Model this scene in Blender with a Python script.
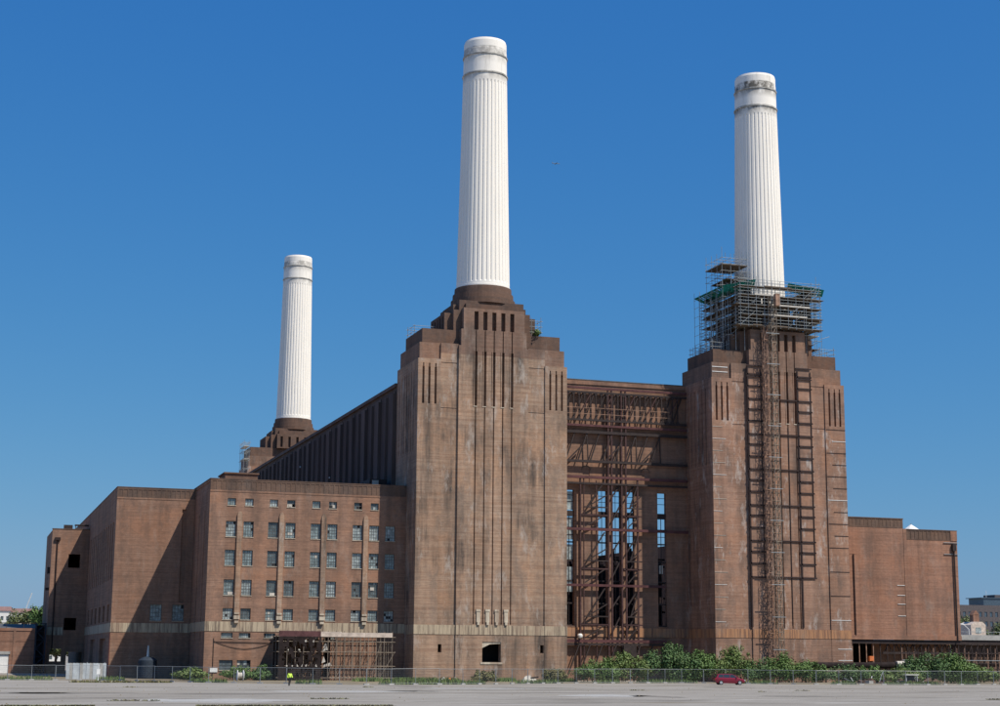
import bpy, bmesh, math, random
from mathutils import Vector, Matrix
random.seed(7)
for o in list(bpy.data.objects): bpy.data.objects.remove(o)
S = bpy.context.scene
COL = S.collection
R = math.radians

# ------------------------------------------------------------------ camera
CAM_LOC = Vector((-76.907, -242.759, 3.637))
YAW, PITCH, ROLL, FPX = 0.317834, 0.184536, 0.007658, 1626.87
fw = Vector((math.sin(YAW)*math.cos(PITCH), math.cos(YAW)*math.cos(PITCH), math.sin(PITCH)))
rt = Vector((math.cos(YAW), -math.sin(YAW), 0)); up = rt.cross(fw)
rt, up = math.cos(ROLL)*rt+math.sin(ROLL)*up, math.cos(ROLL)*up-math.sin(ROLL)*rt
cd = bpy.data.cameras.new('camera'); cam = bpy.data.objects.new('camera', cd); COL.objects.link(cam)
cd.sensor_width = 36; cd.lens = 36*FPX/1000; cd.clip_end = 20000; cd.clip_start = 0.5
M = Matrix((rt, up, -fw)).transposed().to_4x4(); M.translation = CAM_LOC
cam.matrix_world = M
S.camera = cam
S.render.resolution_x, S.render.resolution_y = 1024, 723

# ------------------------------------------------------------------ sky, sun, exposure
TO_SUN = Vector((0.768, -1.0, 1.78)).normalized()
ELEV = math.asin(TO_SUN.z); AZ = math.atan2(TO_SUN.x, TO_SUN.y)
W = bpy.data.worlds.new('World'); S.world = W; W.use_nodes = True
nt = W.node_tree; nt.nodes.clear()
sky = nt.nodes.new('ShaderNodeTexSky'); sky.sky_type = 'NISHITA'; sky.sun_disc = False
sky.sun_elevation = ELEV; sky.sun_rotation = AZ; sky.altitude = 0
sky.air_density = 1.0; sky.dust_density = 0.6; sky.ozone_density = 3.0
bg = nt.nodes.new('ShaderNodeBackground'); bg.inputs['Strength'].default_value = 0.096
wo = nt.nodes.new('ShaderNodeOutputWorld')
# the clear polarised blue of the photograph: one tone curve per channel over the whole sky
sc_, cc_ = nt.nodes.new('ShaderNodeSeparateColor'), nt.nodes.new('ShaderNodeCombineColor'); nt.links.new(sky.outputs[0], sc_.inputs[0])
for i, (gain, gam) in enumerate(((0.262, 1.33), (1.03, 0.75), (3.27, 0.33))):
    p_ = nt.nodes.new('ShaderNodeMath'); p_.operation = 'POWER'; p_.inputs[1].default_value = gam; nt.links.new(sc_.outputs[i], p_.inputs[0])
    g_ = nt.nodes.new('ShaderNodeMath'); g_.operation = 'MULTIPLY'; g_.inputs[1].default_value = gain; nt.links.new(p_.outputs[0], g_.inputs[0]); nt.links.new(g_.outputs[0], cc_.inputs[i])
nt.links.new(cc_.outputs[0], bg.inputs[0]); nt.links.new(bg.outputs[0], wo.inputs[0])
sd = bpy.data.lights.new('sun', 'SUN'); sd.energy = 5.0; sd.angle = R(0.53); sd.color = (1.0, 0.94, 0.84)
sun = bpy.data.objects.new('sun', sd); COL.objects.link(sun); sun.location = (60, -80, 140)
sun.rotation_euler = (-TO_SUN).to_track_quat('-Z', 'Y').to_euler()
S.view_settings.view_transform = 'Standard'; S.view_settings.look = 'None'
S.view_settings.exposure = 0.0; S.view_settings.gamma = 1.0; S.view_settings.use_curve_mapping = False

# ------------------------------------------------------------------ materials
class N:
    """small node helper"""
    def __init__(s, name):
        s.m = bpy.data.materials.new(name); s.m.use_nodes = True
        s.t = s.m.node_tree; s.b = s.t.nodes['Principled BSDF']
        s.pos = s.t.nodes.new('ShaderNodeNewGeometry').outputs['Position']
    def lk(s, a, b): s.t.links.new(a, b)
    def scaled(s, sc):
        v = s.t.nodes.new('ShaderNodeVectorMath'); v.operation = 'MULTIPLY'
        s.lk(s.pos, v.inputs[0]); v.inputs[1].default_value = sc; return v.outputs[0]
    def noise(s, sc=(1, 1, 1), scale=1.0, detail=3, rough=0.55):
        n = s.t.nodes.new('ShaderNodeTexNoise'); n.inputs['Scale'].default_value = scale
        n.inputs['Detail'].default_value = detail; n.inputs['Roughness'].default_value = rough
        s.lk(s.scaled(sc), n.inputs['Vector']); return n.outputs[0]
    def ramp(s, fac, a, b, lo=0.0, hi=1.0):
        r = s.t.nodes.new('ShaderNodeMapRange'); r.inputs[1].default_value = a; r.inputs[2].default_value = b
        r.inputs[3].default_value = lo; r.inputs[4].default_value = hi; s.lk(fac, r.inputs[0]); return r.outputs[0]
    def mix(s, fac, a, b, mode='MIX'):
        x = s.t.nodes.new('ShaderNodeMix'); x.data_type = 'RGBA'; x.blend_type = mode
        for val, i in ((fac, 0), (a, 6), (b, 7)):
            if isinstance(val, (int, float)): x.inputs[i].default_value = val
            elif isinstance(val, tuple): x.inputs[i].default_value = (*val, 1)
            else: s.lk(val, x.inputs[i])
        return x.outputs[2]
    def math(s, op, a, b):
        x = s.t.nodes.new('ShaderNodeMath'); x.operation = op
        for val, i in ((a, 0), (b, 1)):
            if isinstance(val, (int, float)): x.inputs[i].default_value = val
            else: s.lk(val, x.inputs[i])
        return x.outputs[0]
    def done(s, col, rough=0.85, spec=0.3, metal=0.0, bump=None, bstr=0.4, bdist=0.05):
        if isinstance(col, tuple): s.b.inputs['Base Color'].default_value = (*col, 1)
        else: s.lk(col, s.b.inputs['Base Color'])
        s.b.inputs['Roughness'].default_value = rough; s.b.inputs['Specular IOR Level'].default_value = spec
        s.b.inputs['Metallic'].default_value = metal
        if bump is not None:
            bn = s.t.nodes.new('ShaderNodeBump'); bn.inputs['Strength'].default_value = bstr; bn.inputs['Distance'].default_value = bdist
            s.lk(bump, bn.inputs['Height']); s.lk(bn.outputs[0], s.b.inputs['Normal'])
        return s.m

def brick_mat(name, c1, c2, c3, soot=(0.07, 0.06, 0.055), soot_amt=0.6, soot_lo=0.52, pale=(0.42, 0.36, 0.31), pale_amt=0.35, gain=1.0):
    n = N(name)
    big = n.noise((1, 1, 0.6), 0.11, 5, 0.65)
    col = n.mix(n.ramp(big, 0.36, 0.64), c1, c2)
    course = n.noise((0.07, 0.07, 3.4), 1.0, 6, 0.75)
    col = n.mix(n.ramp(course, 0.42, 0.60, 0, 0.85), col, tuple(0.88*x for x in c3))
    red = n.noise((0.10, 0.10, 0.16), 1.0, 5, 0.7)
    col = n.mix(n.ramp(red, 0.48, 0.64, 0, 0.5), col, (c1[0]*1.02, c1[1]*0.86, c1[2]*0.74))
    panel = n.noise((0.35, 0.35, 0.14), 1.0, 5, 0.7)
    col = n.mix(n.ramp(panel, 0.48, 0.64, 0, 0.7), col, tuple(0.55*x+0.025 for x in c2))
    # individual bricks
    bt = n.t.nodes.new('ShaderNodeTexBrick'); sep = n.t.nodes.new('ShaderNodeSeparateXYZ'); cmb = n.t.nodes.new('ShaderNodeCombineXYZ')
    n.lk(n.pos, sep.inputs[0]); n.lk(n.math('ADD', sep.outputs[0], sep.outputs[1]), cmb.inputs[0]); n.lk(sep.outputs[2], cmb.inputs[1])
    n.lk(cmb.outputs[0], bt.inputs['Vector']); bt.inputs['Scale'].default_value = 1.0
    bt.inputs['Brick Width'].default_value = 0.46; bt.inputs['Row Height'].default_value = 0.15; bt.inputs['Mortar Size'].default_value = 0.012
    bt.inputs['Color1'].default_value = (0.84, 0.84, 0.84, 1); bt.inputs['Color2'].default_value = (1.12, 1.1, 1.08, 1); bt.inputs['Mortar'].default_value = (0.95, 0.95, 0.95, 1)
    col = n.mix(0.55, col, bt.outputs[0], 'MULTIPLY')
    fine = n.noise((1, 1, 1.4), 1.6, 5, 0.75)
    col = n.mix(0.45, col, n.mix(n.ramp(fine, 0.3, 0.7), (0.72, 0.73, 0.74), (1.22, 1.18, 1.15)), 'MULTIPLY')
    vert = n.noise((0.55, 0.55, 0.025), 1.0, 4, 0.6)
    col = n.mix(0.6, col, n.mix(n.ramp(vert, 0.35, 0.65), (0.70, 0.69, 0.68), (1.16, 1.15, 1.14)), 'MULTIPLY')
    streak = n.noise((0.7, 0.7, 0.05), 1.0, 5, 0.7)
    blot = n.noise((0.13, 0.13, 0.10), 1.0, 5, 0.65)
    mask = n.math('MULTIPLY', n.ramp(streak, 0.40, 0.66), n.ramp(blot, soot_lo-0.02, soot_lo+0.14))
    col = n.mix(n.math('MULTIPLY', mask, soot_amt), col, soot)
    eff = n.noise((0.45, 0.45, 0.16), 1.3, 6, 0.75)
    col = n.mix(n.ramp(eff, 0.55, 0.70, 0, pale_amt), col, pale)
    col = n.mix(1.0, col, (gain, gain, gain), 'MULTIPLY')
    return n.done(col, 0.92, 0.12, bump=fine, bstr=0.5, bdist=0.05)

MT = {}
MT['brick_tower'] = brick_mat('brick_tower', (0.39, 0.268, 0.188), (0.335, 0.24, 0.177), (0.30, 0.187, 0.128), soot=(0.055, 0.048, 0.044), soot_amt=0.95, soot_lo=0.455, pale_amt=0.75, gain=1.12)
MT['brick_tower_b'] = brick_mat('brick_tower_b', (0.37, 0.225, 0.158), (0.315, 0.20, 0.148), (0.29, 0.165, 0.115), soot_amt=0.8, soot_lo=0.48, pale=(0.50, 0.45, 0.41), pale_amt=0.75, gain=1.06)
MT['brick_crown'] = brick_mat('brick_crown', (0.29, 0.185, 0.135), (0.235, 0.155, 0.118), (0.24, 0.145, 0.105), soot_amt=0.7, soot_lo=0.50, pale_amt=0.25)
MT['brick_sooty'] = brick_mat('brick_sooty', (0.165, 0.105, 0.08), (0.13, 0.088, 0.07), (0.19, 0.115, 0.083), pale_amt=0.12)
MT['brick_wing'] = brick_mat('brick_wing', (0.345, 0.205, 0.142), (0.29, 0.175, 0.125), (0.25, 0.15, 0.108), soot_amt=0.45, soot_lo=0.56, pale_amt=0.2)
MT['brick_parapet'] = brick_mat('brick_parapet', (0.165, 0.11, 0.085), (0.14, 0.095, 0.077), (0.20, 0.13, 0.095), pale_amt=0.12)
MT['brick_red'] = brick_mat('brick_red', (0.365, 0.20, 0.137), (0.315, 0.182, 0.13), (0.28, 0.155, 0.11), soot_amt=0.3, soot_lo=0.6, pale_amt=0.2)

def faience(name, base, stain, amt):
    n = N(name)
    st = n.noise((2.6, 2.6, 0.12), 1.0, 5, 0.75)
    col = n.mix(n.ramp(st, 0.46, 0.6, 0, amt), base, stain)
    b2 = n.noise((0.5, 0.5, 0.3), 1.0, 3)
    col = n.mix(n.ramp(b2, 0.5, 0.68, 0, 0.6), col, (0.30, 0.20, 0.14))
    return n.done(col, 0.7, 0.3)
MT['faience'] = faience('faience', (0.47, 0.375, 0.26), (0.14, 0.10, 0.075), 0.9)
MT['faience_rust'] = faience('faience_rust', (0.42, 0.21, 0.105), (0.16, 0.085, 0.06), 0.9)
MT['stone'] = faience('stone', (0.60, 0.52, 0.40), (0.22, 0.17, 0.13), 0.5)

def simple(name, c, rough=0.7, spec=0.3, metal=0.0, var=0.3, sc=1.5, vs=(1, 1, 1)):
    n = N(name); f = n.noise(vs, sc, 4, 0.65)
    d = tuple(x*(1-var) for x in c); l = tuple(min(1, x*(1+var)) for x in c)
    return n.done(n.mix(n.ramp(f, 0.3, 0.7), d, l), rough, spec, metal)

def chimney_mat(name, grime):
    n = N(name)
    g = n.noise((0.6, 0.6, 0.15), 1.0, 5, 0.7)
    col = n.mix(n.ramp(g, 0.4, 0.7, 0, 0.35), (0.88, 0.825, 0.745), (0.74, 0.685, 0.60))
    sep = n.t.nodes.new('ShaderNodeSeparateXYZ'); n.lk(n.pos, sep.inputs[0]); z = sep.outputs[2]
    # grime hanging under the two mouldings
    d = n.noise((0.55, 0.55, 0.35), 1.0, 5, 0.75)
    def band(lo, mid, hi): return n.math('MULTIPLY', n.ramp(z, lo, mid), n.ramp(z, hi+0.25, hi, 0, 1))
    b = n.math('MAXIMUM', band(95.4, 96.9, 97.1), band(98.6, 100.4, 101.4))
    m = n.math('MULTIPLY', b, n.ramp(d, 0.36, 0.55))
    col = n.mix(n.math('MULTIPLY', m, grime), col, (0.13, 0.118, 0.10))
    top = n.math('MULTIPLY', n.ramp(z, 92.0, 97.0), n.ramp(n.noise((1.5, 1.5, 0.12), 1.0, 4, 0.7), 0.56, 0.7))
    col = n.mix(n.math('MULTIPLY', top, 0.45), col, (0.25, 0.23, 0.20))
    fine = n.noise((1, 1, 1), 5, 3)
    return n.done(col, 0.75, 0.25, bump=fine, bstr=0.25, bdist=0.02)
MT['chimney'] = chimney_mat('chimney_paint', 0.6); MT['chimney_stained'] = chimney_mat('chimney_paint_stained', 1.0)
MT['moulding'] = simple('moulding', (0.42, 0.40, 0.36), var=0.55, sc=1.2)
MT['lead'] = simple('lead_roof', (0.10, 0.10, 0.10))
MT['void'] = simple('dark_interior', (0.02, 0.02, 0.022))  # near-black base colour paints in the shade of deep interiors
MT['clad'] = simple('steel_cladding', (0.105, 0.082, 0.074), 0.95, 0.05, 0, 0.25, 0.5, (1, 1, 0.15))
MT['clad2'] = simple('steel_cladding_b', (0.135, 0.105, 0.094), 0.95, 0.05, 0, 0.25, 0.5, (1, 1, 0.15))
MT['steel_red'] = simple('oxide_steel', (0.062, 0.030, 0.028), 0.7, 0.3, 0, 0.5, 2.0)
MT['steel_dark'] = simple('dark_steel', (0.038, 0.026, 0.024), 0.7, 0.3, 0, 0.4, 2.0)
MT['rail_red'] = simple('red_beam', (0.095, 0.036, 0.036), 0.6, 0.3, 0, 0.4, 1.0)
MT['strap'] = simple('brown_steel_beam', (0.035, 0.02, 0.018), 0.65, 0.3, 0, 0.3, 2.0)
MT['tube'] = simple('galvanised_tube', (0.34, 0.36, 0.36), 0.5, 0.4, 0.3, 0.25, 3)
MT['tube_rust'] = simple('rusty_tube', (0.33, 0.20, 0.14), 0.7, 0.3, 0.1, 0.5, 1.2)
MT['mast_steel'] = simple('weathered_mast', (0.24, 0.19, 0.145), 0.6, 0.3, 0.1, 0.45, 1.2)
MT['board'] = simple('scaffold_board', (0.15, 0.115, 0.085), 0.9, 0.1, 0, 0.4, 1.5)
MT['board_pale'] = simple('pale_board', (0.50, 0.46, 0.40), 0.8, 0.2, 0, 0.2, 1.5)
MT['net_green'] = simple('green_netting', (0.02, 0.20, 0.15), 0.8, 0.1, 0, 0.5, 1.2)
MT['net_dark'] = simple('dark_netting', (0.026, 0.019, 0.018), 0.9, 0.1, 0, 0.5, 1.0)
MT['fascia_red'] = simple('maroon_fascia', (0.10, 0.045, 0.045), 0.8, 0.2, 0, 0.4, 1.0)
MT['fascia_pale'] = simple('pale_fascia', (0.56, 0.46, 0.38), 0.8, 0.2, 0, 0.3, 1.2)
MT['frame'] = simple('window_frame', (0.12, 0.12, 0.115), 0.6)
def glass(name, c):
    n = N(name); f = n.noise((1, 1, 1), 1.6, 3, 0.7)
    return n.done(n.mix(n.ramp(f, 0.38, 0.62), tuple(x*0.55 for x in c), tuple(x*1.3 for x in c)), 0.18, 0.6)
MT['glass_a'] = glass('sky_tint_glass', (0.21, 0.26, 0.26)); MT['glass_b'] = glass('dark_glass', (0.10, 0.125, 0.13)); MT['glass_c'] = glass('pale_glass', (0.33, 0.37, 0.36))  # pale bluish base colour paints in the panes' sky reflection
MT['fence'] = simple('fence_steel', (0.27, 0.285, 0.29), 0.5, 0.4, 0.2, 0.15, 2)
MT['concrete'] = simple('concrete', (0.36, 0.35, 0.33), 0.9, 0.2, 0, 0.25, 1.0)
MT['white'] = simple('white_paint', (0.75, 0.74, 0.71), 0.6, 0.3, 0, 0.12, 1.5)
MT['grey_sheet'] = simple('grey_sheeting', (0.42, 0.45, 0.47), 0.6, 0.3, 0, 0.2, 0.8)
MT['blue_dark'] = simple('dark_blue_steel', (0.025, 0.035, 0.05), 0.7)
MT['hoard_dark'] = simple('scrawled_sheeting', (0.27, 0.29, 0.31), 0.7, 0.2, 0, 0.6, 2.2)
def leaf_mat(name, a, b, c):
    n = N(name); f = n.noise((1, 1, 1), 0.9, 3); g = n.noise((1, 1, 1), 6.0, 2)
    col = n.mix(n.ramp(f, 0.35, 0.65), a, b); col = n.mix(n.ramp(g, 0.5, 0.7, 0, 0.8), col, c)
    return n.done(col, 0.6, 0.3)
MT['leaf'] = leaf_mat('bush_leaf', (0.07, 0.14, 0.035), (0.11, 0.18, 0.045), (0.17, 0.22, 0.075))
MT['leaf_b'] = leaf_mat('bush_leaf_b', (0.09, 0.15, 0.04), (0.14, 0.19, 0.05), (0.20, 0.23, 0.085))
MT['leaf_c'] = leaf_mat('bush_leaf_c', (0.055, 0.12, 0.04), (0.085, 0.155, 0.05), (0.16, 0.17, 0.07))
MT['leaf_dry'] = leaf_mat('dry_leaf', (0.12, 0.13, 0.04), (0.16, 0.14, 0.06), (0.22, 0.17, 0.10))
MT['leaf_far'] = leaf_mat('tree_leaf', (0.09, 0.12, 0.04), (0.12, 0.14, 0.05), (0.16, 0.16, 0.08))
MT['bark'] = simple('bark', (0.07, 0.05, 0.035), 0.9)

def yard_mat():
    n = N('yard_concrete')
    a = n.noise((0.03, 0.06, 1), 1.0, 5, 0.65); b = n.noise((0.25, 0.5, 1), 1.0, 5, 0.75); c = n.noise((0.025, 0.10, 1), 1.0, 5, 0.65)
    col = n.mix(n.ramp(a, 0.34, 0.66), (0.275, 0.252, 0.222), (0.335, 0.312, 0.28))
    col = n.mix(n.ramp(b, 0.38, 0.66, 0, 0.6), col, (0.235, 0.215, 0.19))
    col = n.mix(n.ramp(c, 0.54, 0.62, 0, 0.8), col, (0.165, 0.15, 0.132))
    d = n.noise((0.012, 0.20, 1), 1.7, 5, 0.7)
    col = n.mix(n.ramp(d, 0.57, 0.66, 0, 0.7), col, (0.185, 0.15, 0.09))
    w = n.noise((0.02, 0.16, 1), 2.3, 4, 0.7)
    col = n.mix(n.ramp(w, 0.58, 0.66, 0, 0.7), col, (0.44, 0.42, 0.385))
    e = n.noise((1, 1, 1), 2.5, 5, 0.8)
    col = n.mix(0.6, col, n.mix(n.ramp(e, 0.3, 0.7), (0.75, 0.75, 0.75), (1.2, 1.2, 1.2)), 'MULTIPLY')
    return n.done(col, 0.95, 0.05, bump=b, bstr=0.3, bdist=0.05)
MT['yard'] = yard_mat()
MT['dirt'] = simple('dirt_verge', (0.22, 0.18, 0.12), 0.95, 0.1, 0, 0.4, 0.4)

# ------------------------------------------------------------------ mesh helpers
class MB:
    def __init__(s): s.v = []; s.f = []
    def quad(s, a, b, c, d):
        n = len(s.v); s.v += [a, b, c, d]; s.f.append((n, n+1, n+2, n+3))
    def box(s, x0, x1, y0, y1, z0, z1):
        n = len(s.v)
        s.v += [(x0, y0, z0), (x1, y0, z0), (x1, y1, z0), (x0, y1, z0), (x0, y0, z1), (x1, y0, z1), (x1, y1, z1), (x0, y1, z1)]
        s.f += [tuple(n+i for i in q) for q in ((0, 3, 2, 1), (4, 5, 6, 7), (0, 1, 5, 4), (1, 2, 6, 5), (2, 3, 7, 6), (3, 0, 4, 7))]
        return s
    def bar(s, p, q, w, h=None, upv=(0, 0, 1)):
        p = Vector(p); q = Vector(q); h = w if h is None else h
        d = (q-p).normalized(); u = Vector(upv)
        if abs(d.dot(u)) > 0.95: u = Vector((0, 1, 0))
        a = d.cross(u).normalized()*w*0.5; b = a.cross(d).normalized()*h*0.5
        n = len(s.v)
        for e in (p, q): s.v += [tuple(e-a-b), tuple(e+a-b), tuple(e+a+b), tuple(e-a+b)]
        s.f += [tuple(n+i for i in t) for t in ((3, 2, 1, 0), (4, 5, 6, 7), (0, 1, 5, 4), (1, 2, 6, 5), (2, 3, 7, 6), (3, 0, 4, 7))]
        return s
    def tube(s, p, q, r, k=6, r2=None):
        p = Vector(p); q = Vector(q); r2 = r if r2 is None else r2
        d = (q-p).normalized(); u = Vector((0, 0, 1)) if abs(d.z) < 0.95 else Vector((0, 1, 0))
        a = d.cross(u).normalized(); b = a.cross(d); n = len(s.v)
        for e, rr in ((p, r), (q, r2)):
            for i in range(k):
                t = 2*math.pi*i/k; s.v.append(tuple(e+(a*math.cos(t)+b*math.sin(t))*rr))
        for i in range(k): j = (i+1) % k; s.f.append((n+i, n+j, n+k+j, n+k+i))
        s.f.append(tuple(n+k-1-i for i in range(k))); s.f.append(tuple(n+k+i for i in range(k)))
        return s
    def lathe(s, prof, k=48, cx=0, cy=0):
        n = len(s.v)
        for r, z in prof:
            for i in range(k): t = 2*math.pi*i/k; s.v.append((cx+r*math.cos(t), cy+r*math.sin(t), z))
        for j in range(len(prof)-1):
            for i in range(k): i2 = (i+1) % k; s.f.append((n+j*k+i, n+j*k+i2, n+(j+1)*k+i2, n+(j+1)*k+i))
        s.f.append(tuple(n+k-1-i for i in range(k))); s.f.append(tuple(n+(len(prof)-1)*k+i for i in range(k)))
        return s
    def prism(s, poly, fn, d0, d1):
        """extrude 2-D polygon; fn(u, d, v) -> xyz"""
        n = len(s.v); k = len(poly)
        for d in (d0, d1): s.v += [fn(u, d, v) for u, v in poly]
        s.f.append(tuple(n+i for i in range(k))); s.f.append(tuple(n+2*k-1-i for i in range(k)))
        for i in range(k): j = (i+1) % k; s.f.append((n+i, n+k+i, n+k+j, n+j))
        return s
    def relief(s, rects, T, fn):
        """stepped wall face: rects (u0,u1,v0,v1,depth), later ones win; depth None = hole right through"""
        us = sorted({round(r[i], 4) for r in rects for i in (0, 1)}); vs = sorted({round(r[i], 4) for r in rects for i in (2, 3)})
        nu, nv = len(us)-1, len(vs)-1
        D = [[None]*nv for _ in range(nu)]
        for u0, u1, v0, v1, d in rects:
            for i in range(nu):
                if us[i] < u0-1e-4 or us[i+1] > u1+1e-4: continue
                for j in range(nv):
                    if vs[j] >= v0-1e-4 and vs[j+1] <= v1+1e-4: D[i][j] = d
        g = lambda i, j: D[i][j] if 0 <= i < nu and 0 <= j < nv else None
        for i in range(nu):
            j = 0
            while j < nv:
                d = D[i][j]
                if d is None: j += 1; continue
                k = j
                while k+1 < nv and D[i][k+1] == d: k += 1
                s.quad(fn(us[i], d, vs[j]), fn(us[i+1], d, vs[j]), fn(us[i+1], d, vs[k+1]), fn(us[i], d, vs[k+1]))
                j = k+1
        for j in range(nv):
            for i in range(nu+1):
                a, b = g(i-1, j), g(i, j)
                if a == b: continue
                a = T if a is None else a; b = T if b is None else b
                u = us[i]; s.quad(fn(u, a, vs[j]), fn(u, b, vs[j]), fn(u, b, vs[j+1]), fn(u, a, vs[j+1]))
        for i in range(nu):
            for j in range(nv+1):
                a, b = g(i, j-1), g(i, j)
                if a == b: continue
                a = T if a is None else a; b = T if b is None else b
                v = vs[j]; s.quad(fn(us[i], a, v), fn(us[i+1], a, v), fn(us[i+1], b, v), fn(us[i], b, v))
        return s
    def mesh(s, name, mat, off=(0, 0, 0), smooth=False):
        me = bpy.data.meshes.new(name)
        me.from_pydata([(x-off[0], y-off[1], z-off[2]) for x, y, z in s.v], [], s.f)
        me.materials.append(MT[mat] if isinstance(mat, str) else mat)
        if smooth:
            for p in me.polygons: p.use_smooth = True
        me.update(); return me
    def build(s, name, mat, parent=None, origin=None, smooth=False):
        """vertices are in world space; the object's origin goes to `origin` (default: the parent's)"""
        base = world_loc(parent)
        org = Vector(origin) if origin is not None else base
        o = bpy.data.objects.new(name, s.mesh(name, mat, org, smooth)); COL.objects.link(o)
        o.parent = parent; o.location = org-base
        return o
def world_loc(o):
    v = Vector((0, 0, 0))
    while o is not None: v += o.location; o = o.parent
    return v
def front(y0): return lambda u, d, v: (u, y0+d, v)
def left(x0): return lambda u, d, v: (x0+d, u, v)
def right(x0): return lambda u, d, v: (x0-d, u, v)
def tag(o, label, cat, group=None, kind=None):
    if label: o['label'] = label
    if cat: o['category'] = cat
    if group: o['group'] = group
    if kind: o['kind'] = kind
    return o
def thing(name, label, cat, loc=(0, 0, 0), group=None):
    o = bpy.data.objects.new(name, None); COL.objects.link(o); o.location = loc; o.empty_display_size = 1
    return tag(o, label, cat, group)
def share(src, name, parent, loc):
    """another object on the same mesh, loc in the parent's space"""
    o = bpy.data.objects.new(name, src.data); COL.objects.link(o); o.parent = parent; o.location = loc; return o
def copy_tree(o, parent=None):
    c = o.copy(); COL.objects.link(c); c.parent = parent
    for ch in list(o.children): copy_tree(ch, c)
    return c

# ------------------------------------------------------------------ the ground
g = MB(); g.quad((-6000, -2500, 0), (6000, -2500, 0), (6000, 9000, 0), (-6000, 9000, 0))
tag(g.build('ground', 'yard'), 'pale grey concrete yard in front of the power station', 'ground', kind='structure')
GROUND = bpy.data.objects['ground']; MT['patch'] = simple('asphalt_patch', (0.20, 0.185, 0.165), 0.95, 0.05, 0, 0.35, 0.7); MT['crack'] = simple('joint', (0.10, 0.09, 0.075), 0.95, 0.05)
rp = random.Random(17)
for i in range(13):
    x, y = rp.uniform(-72, 30), rp.uniform(-116, -46); w, h = rp.uniform(2, 9), rp.uniform(1.5, 7); m = MB(); k = 14
    m.v = [(x+w*math.cos(2*math.pi*j/k)*rp.uniform(.6, 1.1), y+h*math.sin(2*math.pi*j/k)*rp.uniform(.6, 1.1), 0.004) for j in range(k)]; m.f = [tuple(range(k))]
    m.build('patch', 'patch' if i % 4 else 'concrete', GROUND)
for i, y in enumerate((-112, -98, -84, -71, -59)):
    m = MB(); x = -95.0; yy = y
    while x < 70:
        x2 = x+rp.uniform(2, 6); y2 = y+rp.uniform(-.25, .25)+0.02*(x2+40); w = rp.uniform(.04, .16); m.quad((x, yy-w, 0.005), (x2, y2-w, 0.005), (x2, y2+w, 0.005), (x, yy+w, 0.005)); x, yy = x2, y2
    m.build('joint', 'crack', GROUND)
FENCE = [(-76, -6), (-57, -8), (-45, -25), (-27, -38), (-13, -34), (4, -24), (26, -17.5), (42, -29), (60, -30), (84, -24)]
g = MB(); poly = [(x, y+0.6) for x, y in FENCE]+[(110, -15), (110, 30), (64, 30), (64, -5), (-43, -0.5), (-43, 15), (-76, 60)]
n0 = len(g.v); g.v += [(x, y, 0.004) for x, y in poly]; g.f.append(tuple(range(n0, n0+len(poly))))
tag(g.build('verge', 'dirt'), 'strip of bare earth behind the mesh fence', 'verge', kind='structure')

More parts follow.
